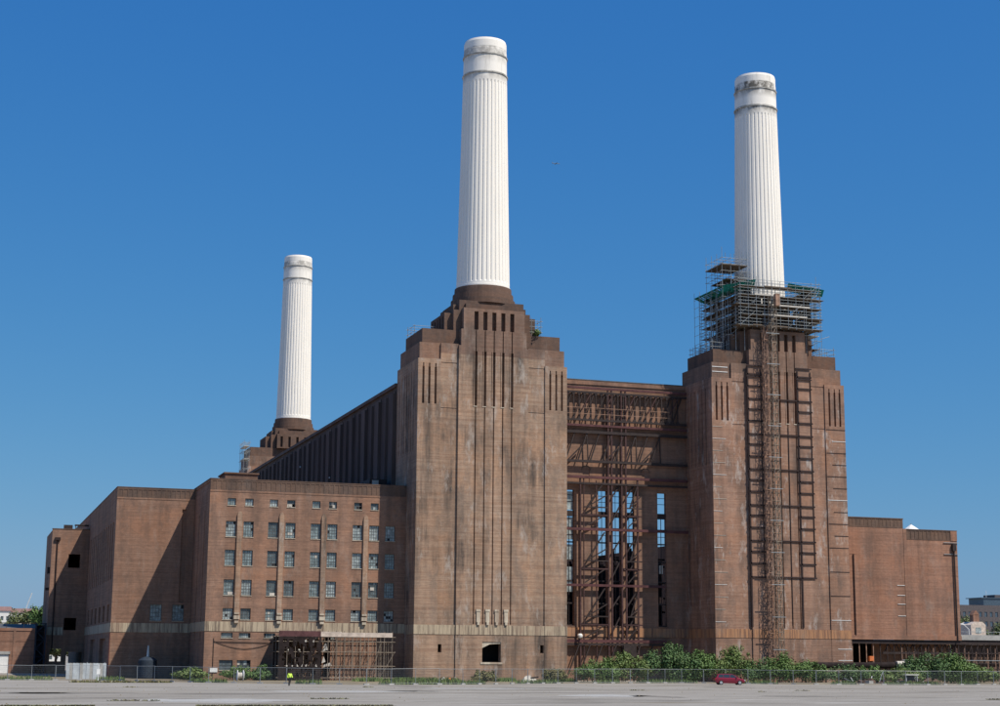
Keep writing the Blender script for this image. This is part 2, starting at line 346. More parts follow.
# ------------------------------------------------------------------ towers and chimneys
A_SPACING, B_SPACING = 49.36, 155.75
FY = -5.94
GX = [-2.94, -1.47, 0.0, 1.47, 2.94]
def make_tower(label, loc, rot, doorway):
    t = thing('brick_tower', label, 'tower', (0, 0, 0), 'brick corner towers carrying the chimneys')
    rc = []
    for s in (-1, 1):
        q = lambda a, b: (min(s*a, s*b), max(s*a, s*b))
        rc.append((*q(8.5, 12.15), 0, 48.6, 0.0)); rc.append((*q(5.7, 8.5), 0, 51.2, 0.19)); rc.append((*q(5.7, 8.5), 0, 8.3, 0.05))
        for x in (9.35, 10.35, 11.3):
            rc.append((*q(x-0.17, x+0.17), 41.6, 47.3, 0.55)); rc.append((*q(x-0.10, x+0.10), 47.3, 47.9, 0.25))
        rc.append((*q(5.7, 8.5), 40.95, 41.15, 0.26)); rc.append((*q(5.7, 8.5), 48.0, 48.2, 0.26))
    rc.append((-5.7, 5.7, 0, 51.0, -0.14)); rc.append((-5.35, 5.35, 51.0, 53.6, -0.14)); rc.append((-5.0, 5.0, 53.6, 57.0, -0.14))
    for x in GX:
        rc += [(x-0.34, x+0.34, 53.6, 56.5, 0.7), (x-0.09, x+0.09, 50.2, 53.6, 0.1),
               (x-0.42, x-0.34, 41.6, 50.2, 0.1), (x-0.16, x+0.24, 41.6, 50.2, 0.55), (x-0.10, x+0.10, 8.4, 41.6, 0.15)]
    if doorway:
        rc.append((-1.5, 1.45, 2.8, 5.8, None))
        for x in (-8.1, 8.1): rc.append((x-0.28, x+0.28, 4.2, 5.4, None))
    ZC = 49.6
    cut = lambda lo, hi: [(u0, u1, max(v0, lo), min(v1, hi), d) for u0, u1, v0, v1, d in rc if max(v0, lo) < min(v1, hi)-1e-4]
    m = MB(); m.relief(cut(ZC, 99), 1.0, front(FY)); m.build('fluted_crown', 'brick_crown', t)
    m = MB(); m.relief(cut(0, ZC), 1.0, front(FY))
    # flank walls with fine fluting
    for sgn, fn in ((-1, left(-12.15)), (1, right(12.15))):
        fl = [(-4.94, 6.6, 0, 48.6, 0.0)]+[(y-0.16, y+0.16, 34.5, 47.0, 0.3) for y in (-3.6, -2.2, -0.8, 0.6, 2.0, 3.4, 4.8)]
        m.relief(fl, 0.6, fn)
    m.box(-11.6, 11.6, -5.0, 6.55, 6.6, 48.6); m.box(-11.6, 11.6, -2.0, 6.55, 0, 6.6)
    m.build('shaft', 'brick_tower' if doorway else 'brick_tower_b', t)
    m = MB(); m.box(-11.85, 11.85, -5.45, 6.0, 48.5, 51.2); m.build('stage', 'brick_crown', t)
    m = MB(); m.box(-11.3, 11.3, -4.9, 4.95, 51.1, 53.5); m.build('shoulder', 'brick_sooty', t)
    m = MB(); m.box(-6.3, 6.3, -4.88, 4.88, 53.4, 56.8)
    for fn in (left(-7.5), right(7.5)):
        m.relief([(-3.9, 3.9, 53.4, 56.4, 0.0)]+[(y-0.28, y+0.28, 53.8, 55.9, 0.5) for y in GX], 1.3, fn)
        m.quad(fn(-3.9, 0, 56.4), fn(3.9, 0, 56.4), fn(3.9, 1.3, 56.4), fn(-3.9, 1.3, 56.4))
    m.relief([(-5.0, 5.0, 53.4, 56.9, 0.0)]+[(x-0.3, x+0.3, 53.7, 56.3, 0.6) for x in (-3.9, -1.95, 0, 1.95, 3.9)], 1.3, lambda u, d, v: (u, 6.05-d, v)); m.box(-5.0, 5.0, 4.5, 5.4, 53.4, 56.88); m.box(-5.0, 5.0, -5.0, -4.7, 53.0, 56.95)
    ped = m.build('pedestal', 'brick_sooty', t)
    m = MB(); m.box(-5.3, 5.3, -4.6, 4.6, 56.7, 58.5); m.box(-4.4, 4.4, -5.2, 5.2, 56.72, 57.9); m.box(-6.0, 6.0, -3.6, 3.6, 56.71, 57.9)
    m.lathe([(5.15, 58.4), (5.15, 59.3), (4.9, 59.35), (4.85, 60.3), (4.6, 60.35), (4.55, 61.3)], 56)
    m.build('collar', 'brick_sooty', t)
    m = MB(); rb = []
    for s in (-1, 1):
        q = lambda a, b: (min(s*a, s*b), max(s*a, s*b))
        rb.append((*q(8.5, 12.19), 6.85, 8.25, -0.06)); rb.append((*q(5.7, 8.5), 6.85, 8.25, 0.0))
    rb.append((-5.7, 5.7, 6.85, 8.25, -0.2)); m.relief(rb, 0.3, front(FY))
    for fn in (left(-12.2), right(12.2)): m.relief([(-5.6, 6.6, 6.85, 8.25, 0.0)], 0.1, fn)
    m.build('stone_band', 'faience' if doorway else 'faience_rust', t)
    for x in (-2.2, -0.73, 0.73, 2.2) if doorway else ():
        m = MB(); m.box(x-0.28, x+0.28, FY-0.30, FY-0.1, 8.7, 10.3); m.box(x-0.36, x+0.36, FY-0.36, FY-0.1, 10.3, 10.65); m.box(x-0.18, x+0.18, FY-0.40, FY-0.1, 8.3, 8.8)
        m.build('stone_cap', 'stone', t)
    for x in GX:
        m = MB(); m.box(x-0.38, x+0.24, FY-0.2, FY+0.02, 41.48, 41.6); m.build('sill', 'stone', t)
    if doorway:
        m = MB(); m.box(-1.75, 1.7, FY-0.22, FY+0.05, 2.5, 2.8); m.build('doorstep', 'stone', t)
        m = MB(); m.prism([(-1.5, 5.8), (1.45, 5.8), (1.45, 5.55), (-0.3, 5.45), (-1.25, 5.0), (-1.5, 4.9)], lambda u, d, v: (u, FY+d, v), -0.04, 0.3); m.build('lintel', 'stone', t)
        m = MB(); m.box(-11.5, 11.5, -2.1, -2.03, 0.02, 6.5); m.build('shade_backing', 'void', t)  # near-black sheet paints the shade inside the doorway
    t.location = loc; t.rotation_euler.z = rot
    return t
T1 = make_tower('nearest brown brick tower, bare of scaffolding, with dark doorway at its foot', (0, 0, 0), 0, True)
T2 = make_tower('right-hand brick tower wrapped in scaffolding with a hoist mast up its face', (A_SPACING, 0, 0), 0, False)
T3 = copy_tree(T2); T3.location = (0, B_SPACING, 0); T3.rotation_euler.z = math.pi
T3['label'] = 'distant brick tower at far left behind the long dark side wall'
T4 = copy_tree(T2); T4.location = (A_SPACING, B_SPACING, 0); T4.rotation_euler.z = math.pi
T4['label'] = 'brick tower hidden directly behind the nearest tower'

def make_chimney(label):
    c = thing('chimney', label, 'chimney', (0, 0, 0), 'white fluted chimneys')
    Z0, Z1, RB, RT = 61.26, 103.0, 4.29, 3.5
    rad = lambda z: RB+(RT-RB)*((z-Z0)/(Z1-Z0))**0.93
    NF = 36; per = [0, 0, 0, 0, 1, 1]; k = NF*6
    m = MB(); rings = [(Z0, 0), (62.0, 0), (62.25, 1)]+[(62.25+i*3.3, 1) for i in range(1, 10)]+[(95.4, 1), (95.75, 0), (96.95, 0)]
    n = 0
    for z, f in rings:
        r = rad(z)
        for i in range(k):
            t = 2*math.pi*(i+0.5)/k; rr = r-(0.13*per[i % 6] if f else 0)
            m.v.append((rr*math.cos(t), rr*math.sin(t), z))
    for j in range(len(rings)-1):
        for i in range(k): i2 = (i+1) % k; m.f.append((j*k+i, j*k+i2, (j+1)*k+i2, (j+1)*k+i))
    m.build('fluted_shaft', 'chimney', c)
    m = MB(); r = rad(97); m.lathe([(r, 96.9), (r, 97.3), (r-0.02, 97.3), (r-0.05, 100.1), (r-0.08, 101.2), (rad(103), 101.3), (rad(103), 102.6), (rad(103)-0.12, 103.0), (rad(103)-0.5, 103.0), (rad(103)-0.55, 98.0)], 96)
    m.build('chimney_head', 'chimney', c)
    for z in (97.05, 100.25):
        m = MB(); r = rad(z); m.lathe([(r-0.1, z-0.16), (r+0.13, z-0.12), (r+0.15, z+0.06), (r-0.1, z+0.16)], 96); m.build('moulding', 'moulding', c)
    m = MB(); m.lathe([(RB+0.06, 61.2), (RB+0.06, 61.6), (RB-0.05, 61.62)], 72); m.build('base_ring', 'chimney', c)
    return c
C1 = make_chimney('tall white fluted chimney on the nearest tower')
for loc, lab in (((A_SPACING, 0, 0), 'white fluted chimney with stained head rising out of the scaffolding'),
                 ((0, B_SPACING, 0), 'small distant white chimney at far left'),
                 ((A_SPACING, B_SPACING, 0), 'white chimney hidden directly behind the nearest chimney')):
    c = copy_tree(C1); c.location = loc; c['label'] = lab
    if 'stained' in lab:
        for ch in c.children:
            if ch.data.materials[0] == MT['chimney']: ch.material_slots[0].link = 'OBJECT'; ch.material_slots[0].material = MT['chimney_stained']

# ------------------------------------------------------------------ boiler house (between and behind the towers)
BH = thing('boiler_house', 'roofless boiler house with tall window slots between the two front towers', 'building', (24.7, 4.5, 0))
WX = [16.55, 22.28, 24.68, 27.08, 32.8]
rc = [(12.0, 37.3, 0, 47.9, 0.0), (12.0, 37.3, 47.9, 48.6, -0.15)]
for x in WX:
    rc.append((x-0.78, x+0.78, 8.6, 30.45, None))
for x in (19.4, 29.9):                      # blind arches
    rc.append((x-0.6, x+0.6, 31.0, 33.9, 0.10))
for x in WX: rc.append((x-0.9, x+0.9, 8.45, 8.6, -0.1))
m = MB(); m.relief(rc, 0.8, front(4.5)); m.build('end_wall', 'brick_wing', BH)
for x in (19.4, 29.9):
    m = MB(); pts = [(0.75*math.cos(t*math.pi/10), 0.75*math.sin(t*math.pi/10)) for t in range(11)]
    for (a, b), (c, d) in zip(pts, pts[1:]): m.bar((x+a, 4.49, 33.7+b), (x+c, 4.49, 33.7+d), 0.1, 0.16)
    m.build('arch_ring', 'brick_parapet', BH)
m = MB(); m.box(12.0, 37.3, 4.3, 5.6, 48.6, 48.75); m.build('coping', 'lead', BH)
m = MB(); m.box(12.1, 37.2, 4.38, 4.6, 6.9, 8.35); m.build('stone_band', 'faience_rust', BH)
for i, x in enumerate(WX):
    wd = thing('window_slot', None, None, (0, 0, 0)); wd.name = 'window'; wd.parent = BH; wd.location = (x-24.7, 0.45, 0)
    m = MB()
    for z in (8.7, 12.2, 15.8, 19.0, 22.0): m.bar((x-0.78, 4.95, z), (x+0.78, 4.95, z), 0.2, 0.22)
    for z in (26.6,): m.box(x-0.78, x+0.78, 4.7, 5.1, z-0.45, z+0.45)
    for z in (28.6, 24.4, 23.2, 29.6): m.bar((x-0.78, 4.95, z), (x+0.78, 4.95, z), 0.07, 0.09)
    m.bar((x, 4.95, 8.6), (x, 4.95, 26.2), 0.09, 0.09)
    if i in (1, 2): m.bar((x, 4.95, 27.0), (x, 4.95, 30.4), 0.08, 0.06)
    m.build('window_frame', 'steel_dark', wd)
    if i == 0:
        m = MB()
        for z0, z1 in ((27.2, 30.2), (22.4, 26.0), (19.2, 21.6), (14, 18)): m.quad((x-0.6, 5.0, z0), (x+0.7, 5.0, z0), (x+0.7, 5.0, z1), (x-0.6, 5.0, z1))
        m.build('pane', 'glass_c', wd)
    if i == 4:
        for z0, z1, mt in ((17.2, 18.6, 'board_pale'), (12.2, 13.4, 'brick_red')):
            m = MB(); m.box(x-0.3, x+0.3, 5.0, 5.3, z0, z1); m.build('loose_panel', mt, wd)
# left flank: long clad wall
m = MB(); m.box(-12.1, -11.5, 6.5, 149.2, 0, 46.2); m.build('side_wall', 'clad', BH)
m = MB(); m.box(-12.5, -11.3, 6.5, 149.2, 46.0, 46.55); m.build('parapet', 'clad2', BH)
NP = 30; step = (149.0-7.0)/NP
pan = pan2 = rib = None
for i in range(NP):
    y = 7.0+i*step
    if i % 2 == 0:
        m = MB(); m.box(-12.32, -12.1, y+0.25, y+step-0.25, 27.5, 45.4)
        o = m.build('cladding_panel', 'clad2' if (i//2) % 3 else 'clad', BH)
    else:
        m = MB(); m.box(-12.24, -12.1, y+0.25, y+step-0.25, 27.5, 45.4); m.build('cladding_panel', 'clad', BH)
    m = MB(); m.box(-12.75, -12.1, y-0.18, y+0.18, 27.5, 44.9); m.build('pilaster', 'clad', BH)
m = MB()
for i in range(9):
    m.box(-12.6, -12.4, 12+i*14, 12.3+i*14, 33+(i*7 % 9), 33.3+(i*7 % 9))
m.build('lamp_bracket', 'white', BH)
m = MB(); m.box(60.9, 61.5, 6.5, 149.0, 0, 26.3); m.build('side_wall', 'brick_parapet', BH)
m = MB(); m.box(12.2, 37.2, 149.5, 150.1, 0, 26.0); m.build('end_wall', 'brick_parapet', BH)

# gutted steelwork inside
IS = thing('interior_steelwork', 'dark tangle of gutted steel seen through the window slots', 'steelwork', (27, 12, 0))
for yy in (8.5, 14.0, 22.0):
    for k in range(9):
        x = 14+k*2.9+random.uniform(-0.5, 0.5)
        m = MB(); m.bar((x, yy, 0), (x+random.uniform(-.3, .3), yy, random.uniform(18, 22.5)), 0.35, 0.35); m.build('column', 'steel_dark', IS)
    for z in (4, 7.5, 11, 13.2, 16, 18.5, 20.2):
        m = MB(); m.bar((13, yy, z), (37, yy, z+random.uniform(-.6, .6)), 0.3, 0.3); m.build('beam', 'steel_dark', IS)
    for k in range(12):
        x = random.uniform(14, 35); z = random.uniform(8, 17)
        m = MB(); m.bar((x, yy+0.4, z), (x+random.uniform(-2.5, 2.5), yy+0.4, z+random.uniform(2, 4)), 0.22, 0.22); m.build('brace', 'steel_red' if k % 3 else 'tube_rust', IS)
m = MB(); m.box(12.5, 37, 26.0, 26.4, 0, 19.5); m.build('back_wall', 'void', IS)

# steel frame standing in front of the end wall
SF = thing('steel_frame', 'rust-red steel truss frame standing in the gap between the front towers', 'steelwork', (24.7, 3.75, 0))
Y = 3.75
def sbar(name, p, q, w, mt='steel_red', h=None):
    m = MB(); m.bar(p, q, w, h); return m.build(name, mt, SF)
X0, X1 = 12.2, 37.1
for z, mt, w in ((47.2, 'rail_red', 0.35), (46.5, 'steel_dark', 0.3), (41.9, 'steel_dark', 0.3), (41.0, 'rail_red', 0.35), (39.9, 'steel_dark', 0.45), (35.1, 'steel_dark', 0.4),
                 (32.5, 'rail_red', 0.42), (31.5, 'steel_dark', 0.3), (24.05, 'rail_red', 0.42), (15.05, 'rail_red', 0.38), (6.2, 'rail_red', 0.45), (5.7, 'steel_dark', 0.35)):
    sbar('beam', (X0, Y, z), (X1 if z > 20 else 33, Y, z), w, mt)
x = 13.0; i = 0
while x < 36.5:
    sbar('post', (x, Y, 41.9), (x, Y, 46.5), 0.16, 'steel_dark')
    if i % 2 == 0: sbar('brace', (x, Y+0.12, 41.9), (x+1.75, Y+0.12, 46.5), 0.17, 'steel_dark')
    if i % 4 == 1: sbar('brace', (x+0.4, Y-0.3, 43.5), (x+1.9, Y-0.3, 46.2), 0.15, 'steel_red')
    for za, zb in ((46.55, 46.0), (41.85, 42.4)):
        m = MB(); m.prism([(x-0.42, za), (x+0.42, za), (x+0.12, zb), (x-0.12, zb)], lambda u, d, v: (u, Y+d, v), -0.1, 0.1); m.build('gusset', 'steel_dark', SF)
    x += 0.98; i += 1
for z in (43.9, 42.9): sbar('handrail', (15, Y-0.3, z), (34, Y-0.3, z), 0.06, 'tube_rust')
x = 13.4; i = 0
while x < 31:
    sbar('brace', (x, Y, 35.2), (x+1.6, Y, 39.8), 0.2, 'steel_dark')
    if i % 2 == 0: sbar('post', (x+1.75, Y, 35.2), (x+1.6, Y, 39.8), 0.16, 'steel_dark')
    if i % 3 == 1: sbar('brace', (x+0.4, Y, 35.2), (x+2.6, Y, 37.4), 0.2, 'steel_dark')
    x += 2.15; i += 1
for xa, z1 in ((23.0, 47), (23.6, 47), (25.35, 47), (26.1, 47), (18.1, 32.5), (18.7, 32.5), (28.15, 32.5), (20.9, 32)):
    sbar('column', (xa, Y+0.02, 0), (xa, Y+0.02, z1), 0.26 if xa not in (18.7, 20.9) else 0.16, 'steel_red')
for z0, z1 in ((32.3, 24.2), (24.0, 15.2), (15.0, 6.4)):
    zm = (z0+z1)/2-0.6
    for xa, xb in ((18.7, 22.9), (26.2, 28.9)):
        sbar('beam', (xa, Y, zm), (xb, Y, zm), 0.2, 'steel_dark'); sbar('beam', (xa-0.6, Y, zm-1.3), (xb, Y, zm-1.3), 0.22, 'steel_red')
        sbar('brace', (xa+0.6, Y, zm+0.1), (xb-0.6, Y, z0-0.4), 0.2, 'steel_dark'); sbar('brace', (xa+0.5, Y, zm), (xb-0.2, Y, zm+2.0), 0.18, 'steel_dark')
        sbar('brace', (xa+0.2, Y, z1+0.3), (xb-0.5, Y, zm-1.3), 0.17, 'steel_dark')
    for xa in (23.6, 26.1):
        sbar('brace', (xa, Y+0.3, z1+1), (xa+1.6, Y+0.3, z1+4), 0.2, 'steel_dark'); sbar('brace', (xa, Y+0.3, z1+5), (xa+1.7, Y+0.3, z1+7.5), 0.2, 'steel_dark')
for x in (13.2, 15.6, 17.5, 19.6, 22.0, 24.5, 26.2, 28.4): sbar('brace', (x, Y-0.2, 0.2), (x+2.2, Y-0.2, 5.7), 0.2, 'steel_dark')
m = MB(); m.box(25.4, 27.6, Y-0.4, Y+0.4, 2.6, 5.6); m.build('hopper', 'steel_dark', SF)
m = MB(); m.lathe([(0.1, 6.6), (0.38, 6.8), (0.42, 7.1), (0.2, 7.35)], 14, 17.8, Y-0.6); m.build('floodlight', 'white', SF)

# ------------------------------------------------------------------ left wings
AX0, AX1, AY, AZ = -42.25, -12.17, -0.4, 29.3
AN = thing('office_wing', 'brown brick wing with four storeys of paired windows beside the nearest tower', 'building', (-27, -0.4, 0))
PAIRS = [(-38.99, -36.37), (-32.68, -30.06), (-26.2, -23.65), (-19.74, -17.15)]
COLS = [x for p in PAIRS for x in p]+[-14.64]
ROWS = [(20.75, 23.15), (16.5, 18.9), (12.15, 14.55), (8.6, 10.35)]
rc = [(AX0, AX1, 0, 27.7, 0.0), (AX0, AX1, 27.45, 27.7, -0.05)]
k = 0; x = AX0+0.3
pr = [(AX0, AX1, 27.7, AZ, -0.02)]
while x < AX1-0.6:
    pr.append((x, x+0.6, 27.75, 29.05, 0.03)); x += 0.74
for x in COLS:
    for z0, z1 in ROWS: rc.append((x-0.76, x+0.76, z0, z1, 0.3))
for x in COLS[:-1]: rc.append((x-0.62, x+0.62, 25.4, 26.55, 0.3))
for x in COLS[:6]: rc.append((x-0.85, x+0.85, 5.95, 6.8, 0.3))
for x in COLS[:2]: rc.append((x-1.0, x+1.0, 1.3, 2.85, 0.3))
m = MB(); m.relief(rc, 0.7, front(AY)); m.box(AX0+0.5, AX1, AY+0.6, 60, 0, 28.7)
m.relief([(AY+0.7, 60, 0, AZ, 0.0), (3.8, 4.5, 5.5, 25.0, 0.35), (9.6, 10.4, 5.5, 24.6, 0.35), (AY+0.7, 15.4, 27.95, 28.95, 0.1)], 0.6, left(AX0))
m.build('wall', 'brick_wing', AN)
m = MB(); m.relief(pr, 0.7, front(AY)); m.build('parapet', 'brick_parapet', AN)
m = MB(); m.box(AX0-0.06, AX1, AY-0.06, AY+0.6, AZ, AZ+0.14); m.box(AX0-0.06, AX0+0.6, AY+0.6, 60, AZ, AZ+0.14); m.build('coping', 'brick_parapet', AN)
m = MB(); m.box(AX0-0.05, AX1, AY-0.07, AY+0.1, 7.0, 8.4); m.box(AX0-0.05, AX0+0.1, AY+0.1, 15.4, 7.0, 8.4); m.build('stone_band', 'faience', AN)
for a, b in PAIRS:
    x = (a+b)/2-0.05
    m = MB(); m.box(x-0.36, x+0.36, AY-0.26, AY+0.05, 9.3, 24.1); m.prism([(x-0.36, 24.1), (x+0.36, 24.1), (x+0.25, 24.5), (x, 24.7), (x-0.25, 24.5)], front(AY), -0.22, 0.05); o = m.build('fin', 'brick_tower', AN)
    m = MB(); m.box(x-0.42, x+0.42, AY-0.55, AY+0.05, 8.75, 9.3); m.box(x-0.3, x+0.3, AY-0.45, AY+0.05, 8.2, 8.55); m.box(x-0.36, x+0.36, AY-0.5, AY+0.05, 9.5, 9.75); m.build('fin_foot', 'stone', o)
WIN = {}
def window(parent, x, y, z0, z1, w, nx, nz, gm):
    key = (round(z1-z0, 3), w, nx, nz)
    h = z1-z0; base = world_loc(parent)
    if key not in WIN:
        f = MB()
        f.box(-w, -w+0.07, -0.09, 0.0, 0, h); f.box(w-0.07, w, -0.09, 0.0, 0, h); f.box(-w+0.07, w-0.07, -0.09, 0, 0, 0.07); f.box(-w+0.07, w-0.07, -0.09, 0, h-0.07, h)
        for i in range(1, nx): xx = -w+2*w*i/nx; f.box(xx-0.025, xx+0.025, -0.06, -0.0, 0.07, h-0.07)
        for i in range(1, nz): zz = h*i/nz; f.box(-w+0.07, w-0.07, -0.05, -0.0, zz-0.025, zz+0.025)
        s = MB(); s.box(-w-0.05, w+0.05, -0.36, 0, -0.08, 0.0)
        WIN[key] = (f.mesh('window', 'frame'), {}, s.mesh('sill', 'stone'))
    fm, panes, sm = WIN[key]
    if gm not in panes:
        p = MB(); p.quad((-w+0.05, -0.02, 0.05), (w-0.05, -0.02, 0.05), (w-0.05, -0.02, h-0.05), (-w+0.05, -0.02, h-0.05)); panes[gm] = p.mesh('pane', gm)
    o = bpy.data.objects.new('window', fm); COL.objects.link(o); o.parent = parent; o.location = Vector((x, y, z0))-base
    for nm, me in (('pane', panes[gm]), ('sill', sm)):
        c = bpy.data.objects.new(nm, me); COL.objects.link(c); c.parent = o
    for _ in range(random.choice((0, 0, 1, 1, 2, 3))):
        i, j, k = random.randrange(nx), random.randrange(nz), random.choice((1, 1, 2))
        b = MB(); b.quad((-w+2*w*i/nx+0.03, -0.03, h*j/nz+0.04), (-w+2*w*min(nx, i+k)/nx-0.03, -0.03, h*j/nz+0.04), (-w+2*w*min(nx, i+k)/nx-0.03, -0.03, h*(j+1)/nz-0.03), (-w+2*w*i/nx+0.03, -0.03, h*(j+1)/nz-0.03))
        c = bpy.data.objects.new('broken_pane', b.mesh('broken_pane', random.choice(('void', 'void', 'glass_c', 'board_pale')))); COL.objects.link(c); c.parent = o
    return o
gl = lambda: random.choice(['glass_a', 'glass_a', 'glass_a', 'glass_b', 'glass_c'])
for x in COLS:
    for z0, z1 in ROWS: window(AN, x, AY+0.28, z0+0.09, z1, 0.75, 4, 5 if z1-z0 > 2 else 4, gl())
for x in COLS[:-1]: window(AN, x, AY+0.28, 25.49, 26.55, 0.61, 3, 2, gl() if random.random() < .7 else 'glass_b')
for x in COLS[:6]: window(AN, x, AY+0.28, 6.04, 6.8, 0.84, 6, 1, 'glass_a')
for x in COLS[:2]: window(AN, x, AY+0.28, 1.39, 2.85, 0.99, 4, 2, 'glass_b')
for i, (x, z0, w, h) in enumerate([(-38.7, 12.35, 0.8, 0.4), (-32.5, 12.3, 0.75, 0.4), (-17.25, 13.35, 0.6, 0.45), (-30.2, 25.6, 0.35, 0.35), (-23.5, 25.65, 0.35, 0.4)]):
    m = MB(); m.box(x-w/2, x+w/2, AY+0.16, AY+0.25, z0, z0+h); m.build('boarding', 'board_pale', AN)
m = MB(); m.box(-39.0, -34.0, 7.0, 13.0, 28.6, 31.0); m.box(-39.2, -33.8, 6.8, 13.2, 31.0, 31.2); m.build('roof_hut', 'brick_parapet', AN)
m = MB(); m.tube((-40.9, AY-0.06, 0.2), (-40.9, AY-0.06, 6.0), 0.05); m.build('downpipe', 'steel_dark', AN)
m = MB(); pts = [(-40.9+i*1.15, 5.6-1.1*math.sin(math.pi*i/8)) for i in range(9)]
for (a, b), (c, d) in zip(pts, pts[1:]): m.bar((a, AY-0.08, b), (c, AY-0.08, d), 0.05)
m.bar((-40.9, AY-0.08, 5.5), (-28, AY-0.08, 5.35), 0.06); m.build('cable', 'steel_dark', AN)
m = MB(); m.box(-41.3, -40.2, AY-0.12, AY-0.03, 1.1, 1.7); m.build('notice_board', 'white', AN)
# dark plant on the roof by the tower
PL = thing('roof_plant', 'dark rusty machinery on the wing roof against the tall side wall', 'machinery', (-14, 10, 28.7))
m = MB(); m.box(-16, -13.2, 8.0, 14, 28.72, 31.2); m.build('housing', 'steel_dark', PL)
m = MB(); m.box(-15.6, -14.6, 7.8, 8.0, 29.4, 31.0); m.build('door', 'board_pale', PL)
m = MB(); m.bar((-17, 8.5, 28.72), (-17, 8.5, 30.6), 0.2); m.bar((-18.5, 8.5, 28.72), (-18.5, 8.5, 30.0), 0.2); m.bar((-18.6, 8.5, 30.0), (-16, 8.5, 30.4), 0.2); m.build('pipework', 'steel_red', PL)

# second wing, set back
TH = thing('turbine_hall', 'tall plain brick block with a diagonal shadow, left of the windowed wing', 'building', (-48.3, 15.5, 0))
BX0, BX1, BY, BZ = -54.3, -42.28, 15.5, 29.1
rc = [(BX0, BX1, 0, 27.6, 0.0), (BX0, BX1, 27.35, 27.6, -0.05)]
x = BX0+0.2; pr = [(BX0, BX1, 27.6, BZ, -0.02)]
while x < BX1-0.6: pr.append((x, x+0.6, 27.65, 28.8, 0.03)); x += 0.74
for x in (-47.6, -44.2): rc.append((x-0.9, x+0.9, 8.6, 11.2, 0.35))
rc.append((-44.2, -43.5, 11.5, 26.0, 0.3))
m = MB(); m.relief(rc, 0.7, front(BY)); m.box(BX0+0.5, BX1, BY+0.6, 110, 0, 28.4)
sl = [(BY+0.7, 110, 0, BZ, 0.0)]
for i in range(12): y = 19.0+i*4.0; sl.append((y, y+1.5, 15.0, 24.0, 0.5))
for i in range(6): y = 20.0+i*8.0; sl.append((y, y+3.0, 8.6, 11.2, 0.5))
sl += [(24, 34, 0, 6.0, 0.55), (44, 54, 0, 6.0, 0.55)]
m.relief(sl, 0.6, left(BX0)); m.build('wall', 'brick_wing', TH)
m = MB(); m.relief(pr, 0.7, front(BY)); m.build('parapet', 'brick_parapet', TH)
m = MB(); m.box(BX0-0.05, BX1, BY-0.05, BY+0.6, BZ, BZ+0.12); m.box(BX0-0.05, BX0+0.6, BY+0.6, 110, BZ, BZ+0.12); m.build('coping', 'brick_parapet', TH)
m = MB(); m.box(BX0-0.05, BX1, BY-0.06, BY+0.1, 6.9, 8.3); m.box(BX0-0.06, BX0+0.1, BY+0.1, 67.9, 6.9, 8.3); m.build('stone_band', 'faience', TH)
for x in (-47.6, -44.2): window(TH, x, BY+0.33, 8.69, 11.2, 0.89, 4, 4, 'glass_a')
m = MB(); m.tube((BX0-0.1, BY-0.12, 0), (BX0-0.1, BY-0.12, 6.8), 0.09, 8); m.build('drainpipe', 'rail_red', TH)
# third wing at far left
SW = thing('switch_house', 'leftmost brick block with two dark square openings, half in shadow', 'building', (-57.7, 68, 0))
rc = [(-61.0, -54.32, 0, 26.1, 0.0), (-57.9, -55.8, 19.1, 21.6, None), (-58.1, -55.9, 7.8, 10.0, None), (-60.3, -58.3, 2.2, 4.4, None), (-57.4, -54.6, 0.0, 3.9, None), (-60.2, -59.95, 6, 24.5, 0.12)]
m = MB(); m.relief(rc, 0.7, front(68)); m.box(-60.95, -60.3, 68.65, 88, 0, 26.0); m.box(-60.9, -54.4, 87.4, 88, 6, 26.0); m.box(-60.9, -54.4, 68.65, 88, 25.6, 26.05); m.build('wall', 'brick_wing', SW)
m = MB(); m.box(-61.05, -54.32, 67.94, 68.7, 26.1, 26.25); m.build('coping', 'brick_parapet', SW)
m = MB(); m.box(-61.04, -58.2, 67.95, 68.1, 6.9, 8.3); m.build('stone_band', 'faience', SW)
m = MB(); m.tube((-60.0, 67.85, 4), (-60.0, 67.85, 24.2), 0.1, 8); m.box(-60.5, -59.5, 67.6, 68, 24.1, 24.6); m.build('downpipe', 'strap', SW)
m = MB(); m.box(-59.0, -57.4, 68.8, 69.0, 26.0, 27.0); m.box(-57.0, -54.5, 68.4, 70.0, 26.9, 27.1); m.bar((-56.9, 68.5, 26), (-56.9, 68.5, 27), 0.12); m.bar((-54.7, 68.5, 26), (-54.7, 68.5, 27), 0.12); m.build('roof_walkway', 'steel_dark', SW)
m = MB(); m.box(-61.5, -61.0, 69, 69.6, 18.0, 19.2); m.box(-61.6, -61.0, 70, 70.6, 15.0, 15.5); m.build('wall_box', 'steel_dark', SW)
# stair casing
ST = thing('stair_tower', 'narrow dark blue steel stair tower against the leftmost block', 'stair tower', (-62, 67, 0))
for x, y in ((-63.0, 65.5), (-61.3, 65.5), (-63.0, 67.6), (-61.3, 67.6)):
    m = MB(); m.bar((x, y, 0), (x, y, 9.0), 0.16); m.build('post', 'blue_dark', ST)
for i, z in enumerate((1.5, 3.0, 4.5, 6.0, 7.5, 8.8)):
    m = MB(); m.box(-63.0, -61.3, 65.5, 67.6, z-0.06, z); m.build('landing', 'blue_dark', ST)
    m = MB(); a, b = (-62.9, -61.4) if i % 2 else (-61.4, -62.9); m.bar((a, 66.2, z-1.5), (b, 66.2, z-0.05), 0.9, 0.14); m.build('flight', 'blue_dark', ST)
for xx in (-62.95, -61.45):
    m = MB(); m.box(xx, xx+0.1, 65.6, 67.5, 0, 8.6); m.build('side_sheet', 'blue_dark', ST)
